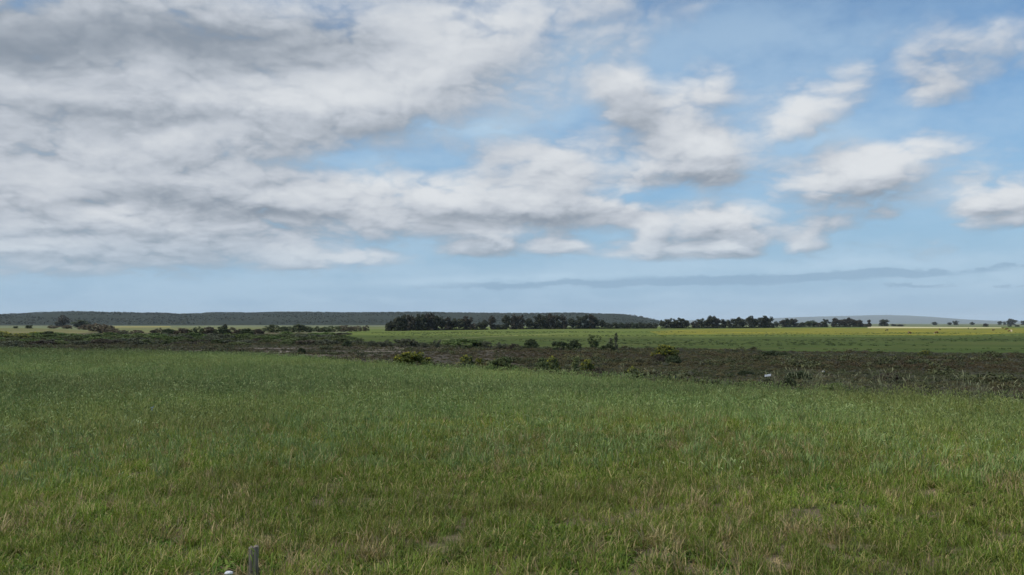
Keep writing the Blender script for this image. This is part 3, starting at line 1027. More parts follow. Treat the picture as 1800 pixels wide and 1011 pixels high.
# single trees on the plain to the right and on the rise to the left
LONE = [(1549, 566, 573.4, 9, 'round', 'd', 'small dark tree close left of the wide lone tree'),
        (1556, 562, 573.4, 17, 'broad', 'd', 'wide dark lone tree right of the last windbreak row'),
        (1583, 570, 574.0, 12, 'hedge', 'b', 'low brown bush mass beyond the pale crop strip'),
        (1571, 569, 573.5, 9, 'hedge', 'b', 'low brown bush just right of the wide lone tree'),
        (1643, 565.8, 571.6, 10, 'broad', 'd', 'small round tree alone on the plain, left of the pair'),
        (1669, 566, 571.6, 9, 'round', 'd', 'left tree of the close pair on the plain'),
        (1680, 564, 571.6, 9, 'broad', 'd', 'right taller tree of the close pair on the plain'),
        (1709, 566, 571.4, 8, 'broad', 'd', 'small tree alone on the plain, right of the pair'),
        (1733, 568, 574.4, 10, 'round', 'b', 'grey brown leafless looking small tree behind the cows'),
        (1757.5, 563, 571.2, 9, 'round', 'd', 'dark round tree left of the largest tree on the right'),
        (1766, 565, 571.2, 6, 'round', 'd', 'smaller dark tree touching the largest tree at right'),
        (1779, 561, 571.4, 17, 'broad', 'd', 'largest spreading dark tree on the plain at far right'),
        (1775, 571, 574.5, 6, 'hedge', 'g', 'low green bush beneath the largest tree, left one'),
        (1788, 571, 574.5, 8, 'hedge', 'g', 'low green bush beneath the largest tree, right one'),
        (1799, 563.5, 571.2, 9, 'broad', 'd', 'dark tree cut by the right edge of the view'),
        (112, 551.5, 574.5, 21, 'round', 'b', 'tall dark tree on the rise at the left'),
        (103, 563.5, 574.5, 13, 'hedge', 'd', 'low dark bush at the foot of the tall tree'),
        (142, 562.5, 576, 27, 'broad', 'g', 'wide dark green tree right of the tall tree'),
        (52, 571, 577.5, 12, 'hedge', 'g', 'small green bush on the field edge, far left'),
        (28, 573, 577.2, 8, 'hedge', 'g', 'tiny green bush at the left end of field edge'),
        (395, 569, 580, 11, 'round', 'd', 'small dark tree standing up from the scrub line')]
for (px, tp, bs, w, kd, tn, lb) in LONE:
    tree_at(px, tp, bs, w * 1.08, kd, tn, 'lone_tree' if 'tree' in lb[:28] else 'field_bush', lb, 'tree' if 'tree' in lb[:28] else 'bush', None, RT)


# ------------------------------------------------------------------ bushes
def bush_meshes(rng, kind):
    """Bushes about 3 m tall and 4 m wide: leaf clumps on bare stems; flowers apart where they bloom."""
    cl, tips, fl = [], [], []
    leaf = 0.13
    if kind in ('dome', 'gorse'):
        for k in range(58):
            a, rr = rng.uniform(0, 6.28), rng.uniform(0, 1) ** 0.5
            z = (1 - rr ** 2.2) ** 0.5 * 2.6 * rng.uniform(0.15, 1.0) ** 0.5 + 0.1
            c = (math.cos(a) * rr * 1.75, math.sin(a) * rr * 1.75, z)
            s = rng.uniform(0.25, 0.5)
            cl.append((c, (s, s, s * 0.8), 62, 0, 0.9))
            if kind == 'gorse' and z > 0.9 and rng.random() < 0.6:
                fl.append(((c[0], c[1], c[2] + 0.10), (s * 0.95, s * 0.95, s * 0.8), 34, 0, 1))
            if k % 6 == 0:
                tips.append(c)
    elif kind == 'flat':
        for k in range(56):
            a, rr = rng.uniform(0, 6.28), rng.uniform(0, 1) ** 0.6
            z = 2.0 + 0.75 * (1 - rr ** 2) * rng.uniform(0.3, 1.0) - rng.random() * 0.7
            c = (math.cos(a) * rr * 1.8, math.sin(a) * rr * 1.8, z)
            s = rng.uniform(0.22, 0.42)
            cl.append((c, (s, s, s * 0.6), 52, 0, 0.9))
            if k % 6 == 0:
                tips.append(c)
        for k in range(12):
            a, rr = rng.uniform(0, 6.28), rng.uniform(0.5, 1) * 1.6
            cl.append(((math.cos(a) * rr, math.sin(a) * rr, rng.uniform(0.3, 1.2)), (0.35, 0.35, 0.3), 30, 0, 0.7))
    elif kind == 'vase':
        for k in range(46):
            a, t = rng.uniform(0, 6.28), rng.uniform(0.2, 1)
            rr = 0.4 + 1.45 * t * rng.uniform(0.4, 1)
            c = (math.cos(a) * rr, math.sin(a) * rr, t * 2.8)
            cl.append((c, (0.30, 0.30, 0.27), 46, 0, 0.9))
            if k % 2 == 0:
                tips.append(c)
    elif kind == 'spire':
        for k in range(30):
            t = rng.uniform(0.05, 1)
            rr = 0.9 * (1 - t * 0.7) * rng.uniform(0.2, 1)
            a = rng.uniform(0, 6.28)
            c = (math.cos(a) * rr, math.sin(a) * rr, t * 2.9)
            cl.append((c, (0.28, 0.28, 0.22), 34, 0, 0.9))
            if k % 3 == 0:
                tips.append(c)
    else:                                                     # twiggy: many bare stems, thin leaf
        for k in range(52):
            a, rr = rng.uniform(0, 6.28), rng.uniform(0, 1) ** 0.6
            z = rng.uniform(0.06, 1.0) ** 0.7 * (1 - 0.4 * rr * rr) * 2.9
            c = (math.cos(a) * rr * 1.8, math.sin(a) * rr * 1.8, z)
            cl.append((c, (0.34, 0.34, 0.32), 40, 0, 0.9))
            tips.append(c)
    V, Fc, T = leaf_quads(rng, cl, leaf)
    fol = mesh_np('foliage', V, Fc, T)
    st = limbs(rng, 0.06 if kind != 'flat' else 0.09, 2.6, tips, 0.4, multi=True)
    stm = mesh_np('stems', st[0], st[1], smooth=True)
    flm = None
    if fl:
        V, Fc, T = leaf_quads(rng, fl, 0.075, 0.9, 0.5)
        flm = mesh_np('flowers', V, Fc, T)
    return fol, stm, flm


L_OLIVE = mat_leaf('olive_bush_leaves', (0.080, 0.104, 0.034), (0.180, 0.210, 0.078), transl=0.2, val_var=0.22, hue_var=0.012)
L_GREEN = mat_leaf('green_bush_leaves', (0.074, 0.116, 0.028), (0.170, 0.232, 0.066), transl=0.2, val_var=0.2, hue_var=0.012)
L_DARK = mat_leaf('dark_bush_leaves', (0.036, 0.052, 0.020), (0.084, 0.106, 0.042), transl=0.15, val_var=0.2)
L_GREY = mat_leaf('grey_bush_leaves', (0.082, 0.090, 0.052), (0.170, 0.178, 0.105), transl=0.15, val_var=0.2)
L_BROWN = mat_leaf('brown_bush_leaves', (0.062, 0.052, 0.034), (0.128, 0.104, 0.068), transl=0.15, val_var=0.2)
L_YOLIVE = mat_leaf('gorse_leaves', (0.062, 0.080, 0.016), (0.140, 0.160, 0.032), transl=0.2, val_var=0.15)
L_FLOWER = mat_leaf('gorse_flowers', (0.33, 0.30, 0.024), (0.50, 0.46, 0.040), transl=0.3, val_var=0.1)
BT = {'o': L_OLIVE, 'g': L_GREEN, 'd': L_DARK, 'y': L_GREY, 'b': L_BROWN, 'f': L_YOLIVE}
BKINDS = ['dome', 'gorse', 'flat', 'vase', 'spire', 'twiggy']
BUSH_MESH = {}


def bush(name, label, group, loc, w, h, kind, tone, rng, var=None):
    var = int(rng.integers(0, 3)) if var is None else var
    key = (kind, var)
    if key not in BUSH_MESH:
        BUSH_MESH[key] = bush_meshes(np.random.default_rng(500 + BKINDS.index(kind) * 10 + var), kind)
    fol, stm, flm = BUSH_MESH[key]
    pc = [('stems', stm, M_TWIG), ('foliage', fol, BT[tone])]
    if flm:
        pc.append(('flowers', flm, L_FLOWER))
    ww = 4.0 if kind != 'spire' else 2.0
    return plant(name, label, 'bush', group, loc, rng.uniform(0, 6.28), (w / ww, w / ww, h / 3.0), pc)


RB = np.random.default_rng(33)


def bush_px(px, top, base, wpx, kind, tone, name, label, group=None):
    x, y, z = at_px(px, base)
    d = y
    return bush(name, label, group, (x, y, z - 0.05), 1.14 * wpx / F * d, 1.08 * (base - top) / F * d, kind, tone, RB)


NEAR = [(712, 594, 611, 38, 'flat', 'y', 'grey_bush', 'wide grey green bush on the flat left of the broad green one'),
        (729, 597.5, 611, 18, 'dome', 'y', 'grey_bush', 'small grey bush leaning against the wide grey one'),
        (677, 598, 610, 26, 'twiggy', 'y', 'grey_bush', 'thin grey twiggy bush at the meadow corner'),
        (655, 599, 610, 22, 'twiggy', 'y', 'grey_bush', 'thin grey brush at the end of the green thicket'),
        (745, 602, 611.5, 22, 'twiggy', 'y', 'grey_bush', 'low grey scrub tuft right of the leaning small bush'),
        (768, 598, 612, 16, 'vase', 'y', 'grey_bush', 'small pale grey bush alone between two wide bushes'),
        (812, 593.5, 613, 62, 'flat', 'g', 'green_bush', 'broad flat topped green bush before the meadow'),
        (842, 597, 613, 24, 'dome', 'd', 'dark_bush', 'dark rounded end of the broad green bush clump'),
        (856, 598, 613.5, 18, 'flat', 'y', 'grey_bush', 'small umbrella shaped grey bush on bare stems'),
        (880, 602, 614, 26, 'twiggy', 'y', 'grey_bush', 'low grey scrub right of the umbrella bush'),
        (903, 604, 615, 26, 'twiggy', 'b', 'brown_bush', 'low brown scrub left of the round dark bush'),
        (933, 596, 613, 27, 'dome', 'd', 'dark_bush', 'round dark bush standing alone on the meadow edge'),
        (984, 597.5, 618.5, 28, 'flat', 'd', 'dark_bush', 'dark tree like bush with a clear trunk'),
        (1009, 596, 617, 26, 'dome', 'd', 'dark_bush', 'dark rounded bush beside the one with clear trunk'),
        (1015, 601, 609.5, 11, 'gorse', 'f', 'gorse_bush', 'small yellow flowers showing in the dark bush pair'),
        (1044, 590, 614, 27, 'vase', 'o', 'olive_bush', 'airy vase shaped bush standing up before the meadow'),
        (1068, 604.5, 618.5, 26, 'dome', 'd', 'dark_bush', 'low dark round bush under the thin upright one'),
        (1083, 588, 618, 11, 'spire', 'y', 'grey_bush', 'thin upright grey bush with a bent top'),
        (1074, 594, 612, 11, 'spire', 'y', 'grey_bush', 'sparse upright stem behind the low dark bush'),
        (1170, 606, 634, 46, 'gorse', 'f', 'gorse_bush', 'large yellow flowering bush alone on the dark heath'),
        (1183, 624, 642, 28, 'dome', 'd', 'dark_bush', 'dark bush at the foot of the large yellow one'),
        (1158, 622, 640, 26, 'twiggy', 'b', 'brown_bush', 'brown scrub below the large yellow bush'),
        (725, 618, 646, 68, 'gorse', 'f', 'gorse_bush', 'wide yellow bush at the crop edge, leftmost of the yellow ones'),
        (820, 623.5, 648, 28, 'gorse', 'o', 'gorse_bush', 'dull yellow green bush right of the wide yellow one'),
        (842, 628, 648, 16, 'gorse', 'f', 'gorse_bush', 'small bright yellow bush beside the dull one'),
        (882, 626, 654, 54, 'dome', 'o', 'olive_bush', 'wide olive bush behind the crop edge'),
        (955, 629, 658, 36, 'dome', 'o', 'olive_bush', 'olive bush between wide olive and yellow tinged bush'),
        (970, 626, 658, 30, 'gorse', 'o', 'gorse_bush', 'yellow tinged olive bush behind the crop, mid view'),
        (1013, 630, 660, 22, 'spire', 'o', 'olive_bush', 'narrow olive bush left of the bright yellow one'),
        (1033, 632, 656, 25, 'gorse', 'f', 'gorse_bush', 'bright yellow compact bush near the crop edge'),
        (1052, 644, 662, 24, 'dome', 'b', 'brown_bush', 'brown mound right of the bright yellow bush'),
        (1112, 644, 670, 28, 'gorse', 'o', 'gorse_bush', 'dull yellow bush at the crop edge, rightmost of them'),
        (1312, 650, 661, 30, 'dome', 'd', 'dark_bush', 'low dark green mound left of the white board'),
        (1405, 651, 668, 44, 'dome', 'd', 'dark_bush', 'wide dark mound right of the white board'),
        (1468, 671, 694, 54, 'dome', 'g', 'green_bush', 'green bush low behind the crop edge at right'),
        (1384, 664, 684, 34, 'dome', 'd', 'dark_bush', 'dark mound close behind the seeding grass'),
        (1625, 615, 627, 22, 'gorse', 'o', 'gorse_bush', 'small yellowish bush at the meadow edge, right'),
        (1355, 616, 627, 40, 'dome', 'd', 'dark_bush', 'dark bush clump at the meadow edge, right of centre'),
        (1376, 618, 627, 24, 'dome', 'd', 'dark_bush', 'small dark bush at right end of the edge clump'),
        (1560, 655, 672, 46, 'dome', 'b', 'brown_bush', 'brown heath mound right of the pale stone'),
        (530, 611, 623, 15, 'dome', 'd', 'dark_bush', 'small dark bush alone on the bare flat'),
        (610, 597.5, 610, 17, 'dome', 'd', 'dark_bush', 'very dark bush at the right end of green thicket'),
        (84, 582, 594, 30, 'dome', 'd', 'dark_bush', 'dark grey bush rising out of the left thicket'),
        (20, 600, 613, 40, 'twiggy', 'y', 'grey_bush', 'grey bare bush low at the left edge')]
for (px, tp, bs, w, kd, tn, nm, lb) in NEAR:
    bush_px(px, tp, bs, w, kd, tn, nm, lb)

# thin hedge between the fields (left of the windbreak)
HEDGE = [(478, 571, 584.5, 30), (497, 573, 585, 22), (512, 574, 585, 18), (527, 570, 584.6, 28), (544, 574, 584.3, 18), (560, 574, 584, 26), (574, 574.5, 583.8, 18),
         (587, 573, 583.6, 22), (605, 572, 583.4, 22), (617, 574, 583.2, 14), (627, 573, 583, 16), (643, 572, 582.6, 11)]
for i, (px, tp, bs, w) in enumerate(HEDGE):
    bush_px(px, tp, bs, w * 1.1, 'twiggy' if i > 4 else ('dome' if i % 2 else 'twiggy'), 'd' if i < 8 else 'b', 'hedge_bush',
            f'dark thin hedge bush, {ordinal(i + 1)} from left in the broken hedge before the windbreak', 'bushes of the broken hedge')
BROWN = [(93, 572, 577.6, 18), (118, 571.5, 578, 18), (150, 571, 580, 22), (165, 569, 583, 24), (178, 570, 585.5, 22), (190, 571, 586.5, 18), (200, 577, 587.5, 18), (214, 580, 588, 16), (240, 580, 588.5, 20)]
for i, (px, tp, bs, w) in enumerate(BROWN):
    bush_px(px, tp, bs, w * 1.1, 'twiggy', 'b', 'brown_bush', f'brown bare scrub bush, {ordinal(i + 1)} from left along the stubble field edge', 'brown bushes by the stubble field')
UPPER = [(276, 577, 592, 22), (298, 576.5, 592, 24), (322, 575.5, 592, 26), (345, 575, 592, 26), (368, 574.5, 592, 24), (390, 574.5, 592, 26), (412, 576, 592, 24), (433, 576, 592, 24), (452, 577, 591, 22)]
for i, (px, tp, bs, w) in enumerate(UPPER):
    bush_px(px, tp, bs, w * 1.15, 'dome' if i % 3 else 'twiggy', 'd' if i % 2 else 'b', 'dark_bush', f'dark scrub bush, {ordinal(i + 1)} from left along the thicket top', 'dark bushes along the thicket top')

# the green thicket at the left: nothing tells these bushes apart
k = 0
for (y0, y1, n) in ((591, 594, 26), (594, 598, 28), (598, 602, 30), (602, 607.5, 34)):
    for i in range(n):
        px = -60 + (680 if y0 < 596 else 690) * (i + RB.uniform(0.1, 0.9)) / n
        bs = RB.uniform(y0, y1) + (6 - min(6, max(0, px / 60)) if y0 > 600 and px < 300 else 0) * 0.5
        x, y, z = at_px(px, bs)
        hp = RB.uniform(7.5, 11.0) / F * y
        tn = RB.choice(['g', 'o', 'g', 'o', 'y'] if y0 < 601 else ['o', 'y', 'b', 'o', 'y'])
        yel = px < 75 and y0 < 598 and RB.random() < 0.75
        kd = 'gorse' if yel else RB.choice(['dome', 'flat', 'dome', 'twiggy' if tn in 'yb' else 'dome'])
        bush('thicket_bush', 'yellow flowering bush in the green thicket at the far left' if yel else 'bush of the dense green thicket beyond the left crop edge',
             'yellow bushes of the thicket' if yel else 'bushes of the green thicket', (x, y, z - 0.05), RB.uniform(30, 50) / F * y, hp, kd, tn, RB)

# ------------------------------------------------------------------ grass and heath: geometry nodes on scattered points
def proto_collection(name, objs):
    """A collection of clump shapes; it is not linked to the scene, only instanced from."""
    c = bpy.data.collections.new(name)
    for i, (me, mt) in enumerate(objs):
        me.materials.append(mt)
        o = bpy.data.objects.new(f'{name}_{i:02d}', me)
        c.objects.link(o)
    return c


def scatter(name, pts, idx, rot, scl, coll, label=None):
    me = bpy.data.meshes.new(name)
    me.vertices.add(len(pts))
    me.vertices.foreach_set('co', np.asarray(pts, np.float32).ravel())
    a = me.attributes.new('pick', 'INT', 'POINT')
    a.data.foreach_set('value', np.asarray(idx, np.int32))
    a = me.attributes.new('turn', 'FLOAT_VECTOR', 'POINT')
    a.data.foreach_set('vector', np.asarray(rot, np.float32).ravel())
    a = me.attributes.new('size', 'FLOAT_VECTOR', 'POINT')
    a.data.foreach_set('vector', np.asarray(scl, np.float32).ravel())
    o = link(name, me)
    g = bpy.data.node_groups.new(name, 'GeometryNodeTree')
    g.interface.new_socket('Geometry', in_out='INPUT', socket_type='NodeSocketGeometry')
    g.interface.new_socket('Geometry', in_out='OUTPUT', socket_type='NodeSocketGeometry')
    N = g.nodes
    gi, go = N.new('NodeGroupInput'), N.new('NodeGroupOutput')
    ci = N.new('GeometryNodeCollectionInfo')
    ci.inputs['Collection'].default_value = coll
    ci.inputs['Separate Children'].default_value = True
    ci.inputs['Reset Children'].default_value = True
    ip = N.new('GeometryNodeInstanceOnPoints')
    ip.inputs['Pick Instance'].default_value = True

    def attr(nm, typ):
        n = N.new('GeometryNodeInputNamedAttribute')
        n.data_type = typ
        n.inputs['Name'].default_value = nm
        return n.outputs[0]
    g.links.new(gi.outputs[0], ip.inputs['Points'])
    g.links.new(ci.outputs[0], ip.inputs['Instance'])
    g.links.new(attr('pick', 'INT'), ip.inputs['Instance Index'])
    g.links.new(attr('turn', 'FLOAT_VECTOR'), ip.inputs['Rotation'])
    g.links.new(attr('size', 'FLOAT_VECTOR'), ip.inputs['Scale'])
    g.links.new(ip.outputs[0], go.inputs[0])
    md = o.modifiers.new('scatter', 'NODES')
    md.node_group = g
    prop(o, kind='stuff')
    return o


def blades(rng, n, radius, h0, h1, wid, bend=(0.1, 0.8), tint=(0.0, 1.0), dry=0.0, lean=0.15):
    """A clump of n grass blades, each a tapering bent strip."""
    a = rng.uniform(0, 6.28, n)
    rr = radius * rng.uniform(0, 1, n) ** 0.6
    base = np.stack([np.cos(a) * rr, np.sin(a) * rr, np.full(n, -0.02)], 1)
    az = rng.uniform(0, 6.28, n)
    d = np.stack([np.cos(az), np.sin(az), np.zeros(n)], 1)
    side = np.stack([-np.sin(az + rng.normal(0, 0.5, n)), np.cos(az), np.zeros(n)], 1)
    h = rng.uniform(h0, h1, n)
    b = rng.uniform(bend[0], bend[1], n)
    ln = rng.uniform(0, lean, n)
    w = wid * rng.uniform(0.6, 1.3, n)
    rows = []
    for t, wt in ((0, 0.7), (0.4, 1.0), (0.75, 0.75), (1.0, 0.0)):
        z = h * (t - 0.42 * b * t ** 2.6)
        x = h * (ln * t + 0.75 * b * t ** 2.3)
        c = base + d * x[:, None] + np.array([0, 0, 1.0]) * z[:, None]
        rows.append((c - side * (w * wt / 2)[:, None], c + side * (w * wt / 2)[:, None]))
    V = np.zeros((n, 7, 3))
    for i in range(3):
        V[:, 2 * i], V[:, 2 * i + 1] = rows[i]
    V[:, 6] = rows[3][0]
    Fc, T = [], []
    tv = rng.uniform(tint[0], tint[1], n)
    tv = np.where(rng.random(n) < dry, 2.0, tv)
    for k in range(n):
        o = 7 * k
        Fc += [(o, o + 1, o + 3, o + 2), (o + 2, o + 3, o + 5, o + 4), (o + 4, o + 5, o + 6)]
        T += [tv[k]] * 3
    return V.reshape(-1, 3).tolist(), Fc, T


def stalks(rng, n, radius, h0, h1, ear=0.10, nod=0.35, tint=(0.3, 0.9), ew=0.011):
    """Thin stems that carry a seed head."""
    V, Fc, T = [], [], []
    for k in range(n):
        a, rr = rng.uniform(0, 6.28), radius * rng.uniform(0, 1) ** 0.5
        az, h = rng.normal(0.3, 0.9), rng.uniform(h0, h1)
        nb = rng.uniform(0.05, nod)
        d = np.array([math.cos(az), math.sin(az), 0])
        b0 = np.array([math.cos(a) * rr, math.sin(a) * rr, 0])
        path, rad = [], []
        for t in (0, 0.5, 1.0):
            path.append(b0 + d * h * nb * t ** 2.2 + np.array([0, 0, h * (t - 0.15 * nb * t * t)]))
            rad.append(0.0028)
        e0 = path[-1]
        dr = np.array([d[0] * nb * 2.0, d[1] * nb * 2.0, 1 - nb])
        dr /= np.linalg.norm(dr)
        L = ear * rng.uniform(0.7, 1.3)
        vs, fs = tube([tuple(p) for p in path], rad, 3)
        v2, f2 = tube([tuple(e0), tuple(e0 + dr * L * 0.35), tuple(e0 + dr * L * 0.75), tuple(e0 + dr * L)], [0.003, ew, ew * 0.8, 0.001], 4)
        o = len(V)
        V += [tuple(v) for v in vs]
        Fc += [tuple(i + o for i in f) for f in fs]
        tv = rng.uniform(*tint)
        T += [tv] * len(fs)
        o = len(V)
        V += [tuple(v) for v in v2]
        Fc += [tuple(i + o for i in f) for f in f2]
        T += [tv + 2.0 if tv < 0 else min(tv + 0.1, 1.0)] * len(f2)
    return V, Fc, T


def joined(*sets):
    V, Fc, T = [], [], []
    for v, f, t in sets:
        o = len(V)
        V += v
        Fc += [tuple(i + o for i in q) for q in f]
        T += list(t)
    return V, Fc, T


G_WHEAT = mat_leaf('crop_leaves', (0.114, 0.178, 0.016), (0.270, 0.348, 0.044), (0.54, 0.43, 0.19), transl=0.35, val_var=0.22, hue_var=0.016,
                   world_patch=((0.250, 0.245, 0.055), 0.30, 0.38), spec=0.35)
G_FAR = mat_leaf('far_crop_leaves', (0.146, 0.226, 0.062), (0.318, 0.402, 0.134), (0.42, 0.36, 0.17), transl=0.35, val_var=0.18, hue_var=0.012,
                 world_patch=((0.330, 0.330, 0.090), 0.09, 0.5), spec=0.35)
G_DRY = mat_leaf('dry_grass', (0.32, 0.235, 0.105), (0.54, 0.43, 0.22), transl=0.25, val_var=0.2)
G_WEED = mat_leaf('low_weeds', (0.075, 0.135, 0.018), (0.175, 0.245, 0.038), (0.34, 0.27, 0.12), transl=0.25, val_var=0.25, hue_var=0.02)
G_EAR = mat_leaf('seed_stalks', (0.140, 0.158, 0.072), (0.300, 0.295, 0.165), transl=0.2, val_var=0.2)

RG = np.random.default_rng(77)


def mk(name, s):
    return mesh_np(name, *s)


NEARC = [(mk('clump', blades(RG, 44, 0.15, 0.07, 0.34, 0.009, bend=(0.1, 1.0), dry=0.26, lean=0.35)), G_WHEAT) for _ in range(9)]
NEARC += [(mk('clump', joined(blades(RG, 34, 0.14, 0.07, 0.34, 0.009, bend=(0.1, 1.0), dry=0.28, lean=0.35), stalks(RG, 2, 0.1, 0.34, 0.50, 0.06, ew=0.007))), G_WHEAT) for _ in range(4)]
MIDC = [(mk('clump', blades(RG, 40, 0.28, 0.22, 0.50, 0.017, bend=(0.1, 0.9), dry=0.15)), G_FAR) for _ in range(8)]
MIDC += [(mk('clump', joined(blades(RG, 30, 0.28, 0.22, 0.48, 0.017, dry=0.15), stalks(RG, 7, 0.25, 0.42, 0.58, 0.09, ew=0.013))), G_FAR) for _ in range(4)]
WEEDC = [(mk('clump', blades(RG, 34, 0.16, 0.04, 0.15, 0.024, bend=(0.5, 1.2), dry=0.08)), G_WEED) for _ in range(5)]
DRYC = [(mk('clump', blades(RG, 26, 0.10, 0.12, 0.40, 0.010, bend=(0.0, 0.7), lean=0.4)), G_DRY) for _ in range(5)]
DRYC += [(mk('clump', blades(RG, 16, 0.16, 0.06, 0.16, 0.013, bend=(0.6, 1.4), lean=1.2)), G_DRY) for _ in range(3)]
STALKC = [(mk('clump', stalks(RG, 3, 0.25, 0.75, 1.25, 0.20, nod=0.40, ew=0.015)), G_EAR) for _ in range(8)]


G_EAR2 = mat_leaf('crop_ears', (0.190, 0.270, 0.080), (0.370, 0.425, 0.175), transl=0.3, val_var=0.25)
EARC = [(mk('clump', stalks(RG, 4, 0.3, 0.75, 1.2, 0.16, nod=0.5, ew=0.020)), G_EAR2) for _ in range(8)]
C_STALK = proto_collection('seed_stalk', STALKC)


def sector(rng, n, r0, r1, half=58):
    r = np.sqrt(rng.uniform(r0 * r0, r1 * r1, n))
    a = np.radians(rng.uniform(-half, half, n))
    return np.sin(a) * r, np.cos(a) * r


def turn(rng, n, tilt=0.12):
    return np.stack([rng.normal(0, tilt, n), rng.normal(0, tilt, n), rng.uniform(0, 6.28, n)], 1)


def place(name, parts, coll, tilt=0.1):
    X = np.concatenate([p[0] for p in parts])
    Y = np.concatenate([p[1] for p in parts])
    I = np.concatenate([p[2] for p in parts])
    Sc = np.concatenate([p[3] for p in parts])
    Z = height(X, Y)
    return scatter(name, np.stack([X, Y, Z], 1), I, turn(RG, len(X), tilt), Sc, coll)


def size3(rng, n, lo, hi, w=None):
    s = rng.uniform(lo, hi, n)
    ww = s if w is None else w * rng.uniform(0.85, 1.15, n)
    return np.stack([ww, ww, s], 1)


def grass_parts():
    sets = []
    # near crop, thinner where the soil shows
    for r0, r1, dens in ((7.5, 16, 34), (16, 26, 28), (26, 40, 18)):
        area = math.radians(116) / 2 * (r1 * r1 - r0 * r0)
        n = int(area * dens)
        x, y = sector(RG, n, r0, r1)
        thin = fbm(x * 0.75 + 5, y * 0.75, 4, 11)
        big = fbm(x * 0.09 + 2, y * 0.09 + 8, 3, 4)
        bare = sstep(30, 9, np.hypot(x, y)) * (0.55 + 0.45 * sstep(-8, 6, x))
        keep = RG.random(n) < np.clip(sstep(0.25, 0.52, thin + 0.09) * (1 - 0.45 * bare * sstep(0.62, 0.42, big)), 0, 1)
        keep &= edge_s(x, y) < 0.6
        keep &= ~((np.abs(x + 3.27) < 0.22) & (y > 10.6) & (y < 11.75))
        x, y, big = x[keep], y[keep], big[keep]
        tall = 0.72 + 0.5 * fbm(x * 0.25, y * 0.25, 3, 6)
        sc = size3(RG, len(x), 0.8, 1.2)
        sc[:, 2] *= tall
        far = sstep(20, 44, np.hypot(x, y) + RG.normal(0, 5, len(x)))
        sets.append((x, y, RG.integers(0, 13, len(x)), sc))
    return sets


C_NEAR = proto_collection('near_crop', NEARC)
place('wheat_crop', grass_parts(), C_NEAR)
fs = []
for r0, r1, dens in ((20, 34, 2.5), (30, 60, 9), (60, 90, 7.5), (90, 180, 6)):
    n = int(math.radians(116) / 2 * (r1 * r1 - r0 * r0) * dens)
    x, y = sector(RG, n, r0, r1)
    s = edge_s(x, y)
    thin = fbm(x * 0.14 + 5, y * 0.14, 4, 13)
    keep = (s < 0.5 + 1.2 * fbm(x * 0.5, y * 0.5, 2, 8)) & (RG.random(n) < sstep(0.2, 0.5, thin + 0.12))
    x, y = x[keep], y[keep]
    sc = size3(RG, len(x), 0.85, 1.15)
    sc[:, 2] *= 0.8 + 0.4 * fbm(x * 0.12, y * 0.12, 3, 16)
    fs.append((x, y, RG.integers(0, 12, len(x)), sc))
C_MID = proto_collection('far_crop', MIDC)
place('distant_wheat_crop', fs, C_MID)

# weeds between the rows, dry tufts, seeding grass along the rim
n = 33000
x, y = sector(RG, n, 18, 125)
k_ = (edge_s(x, y) < 0.3) & (RG.random(n) < sstep(0.35, 0.65, fbm(x * 0.2 + 3, y * 0.2, 3, 91)) * sstep(14, 40, np.hypot(x, y)))
place('crop_ears', [(x[k_], y[k_], RG.integers(0, 8, k_.sum()), size3(RG, k_.sum(), 0.40, 0.60, 0.9))], proto_collection('crop_ear', EARC))
x, y = sector(RG, 24000, 7.5, 30)
w_ = fbm(x * 0.25 + 15, y * 0.25 + 3, 3, 23)
k_ = (RG.random(len(x)) < sstep(0.35, 0.6, w_)) & (edge_s(x, y) < 0)
place('low_weeds', [(x[k_], y[k_], RG.integers(0, 5, k_.sum()), size3(RG, k_.sum(), 0.6, 1.4))], proto_collection('low_weed', WEEDC))
x, y = sector(RG, 46000, 7.5, 60)
d_ = fbm(x * 0.35 + 40, y * 0.35 + 9, 4, 31)
nearw = sstep(46, 10, np.hypot(x, y))
k_ = (RG.random(len(x)) < sstep(0.46, 0.66, d_) * (0.12 + 0.80 * nearw)) & (edge_s(x, y) < 0)
place('dry_grass', [(x[k_], y[k_], RG.integers(0, 8, k_.sum()), size3(RG, k_.sum(), 0.6, 1.25))], proto_collection('dry_tuft', DRYC), 0.2)
n = 1600
t = RG.uniform(0, 1, n)
x = -66 + 105 * t ** 0.75
y = np.interp(x, EDGE_X, EDGE_Y)
off = RG.normal(0, 1.3, n) - 0.4
y = y + off / 0.72
k_ = (RG.random(n) < (0.10 + 0.9 * sstep(2, 16, x)) * sstep(0.3, 0.62, fbm(x * 0.5, y * 0.1, 3, 3)))
sc = size3(RG, k_.sum(), 0.55, 1.1)
place('seeding_grass', [(x[k_], y[k_], RG.integers(0, 8, k_.sum()), sc)], C_STALK)

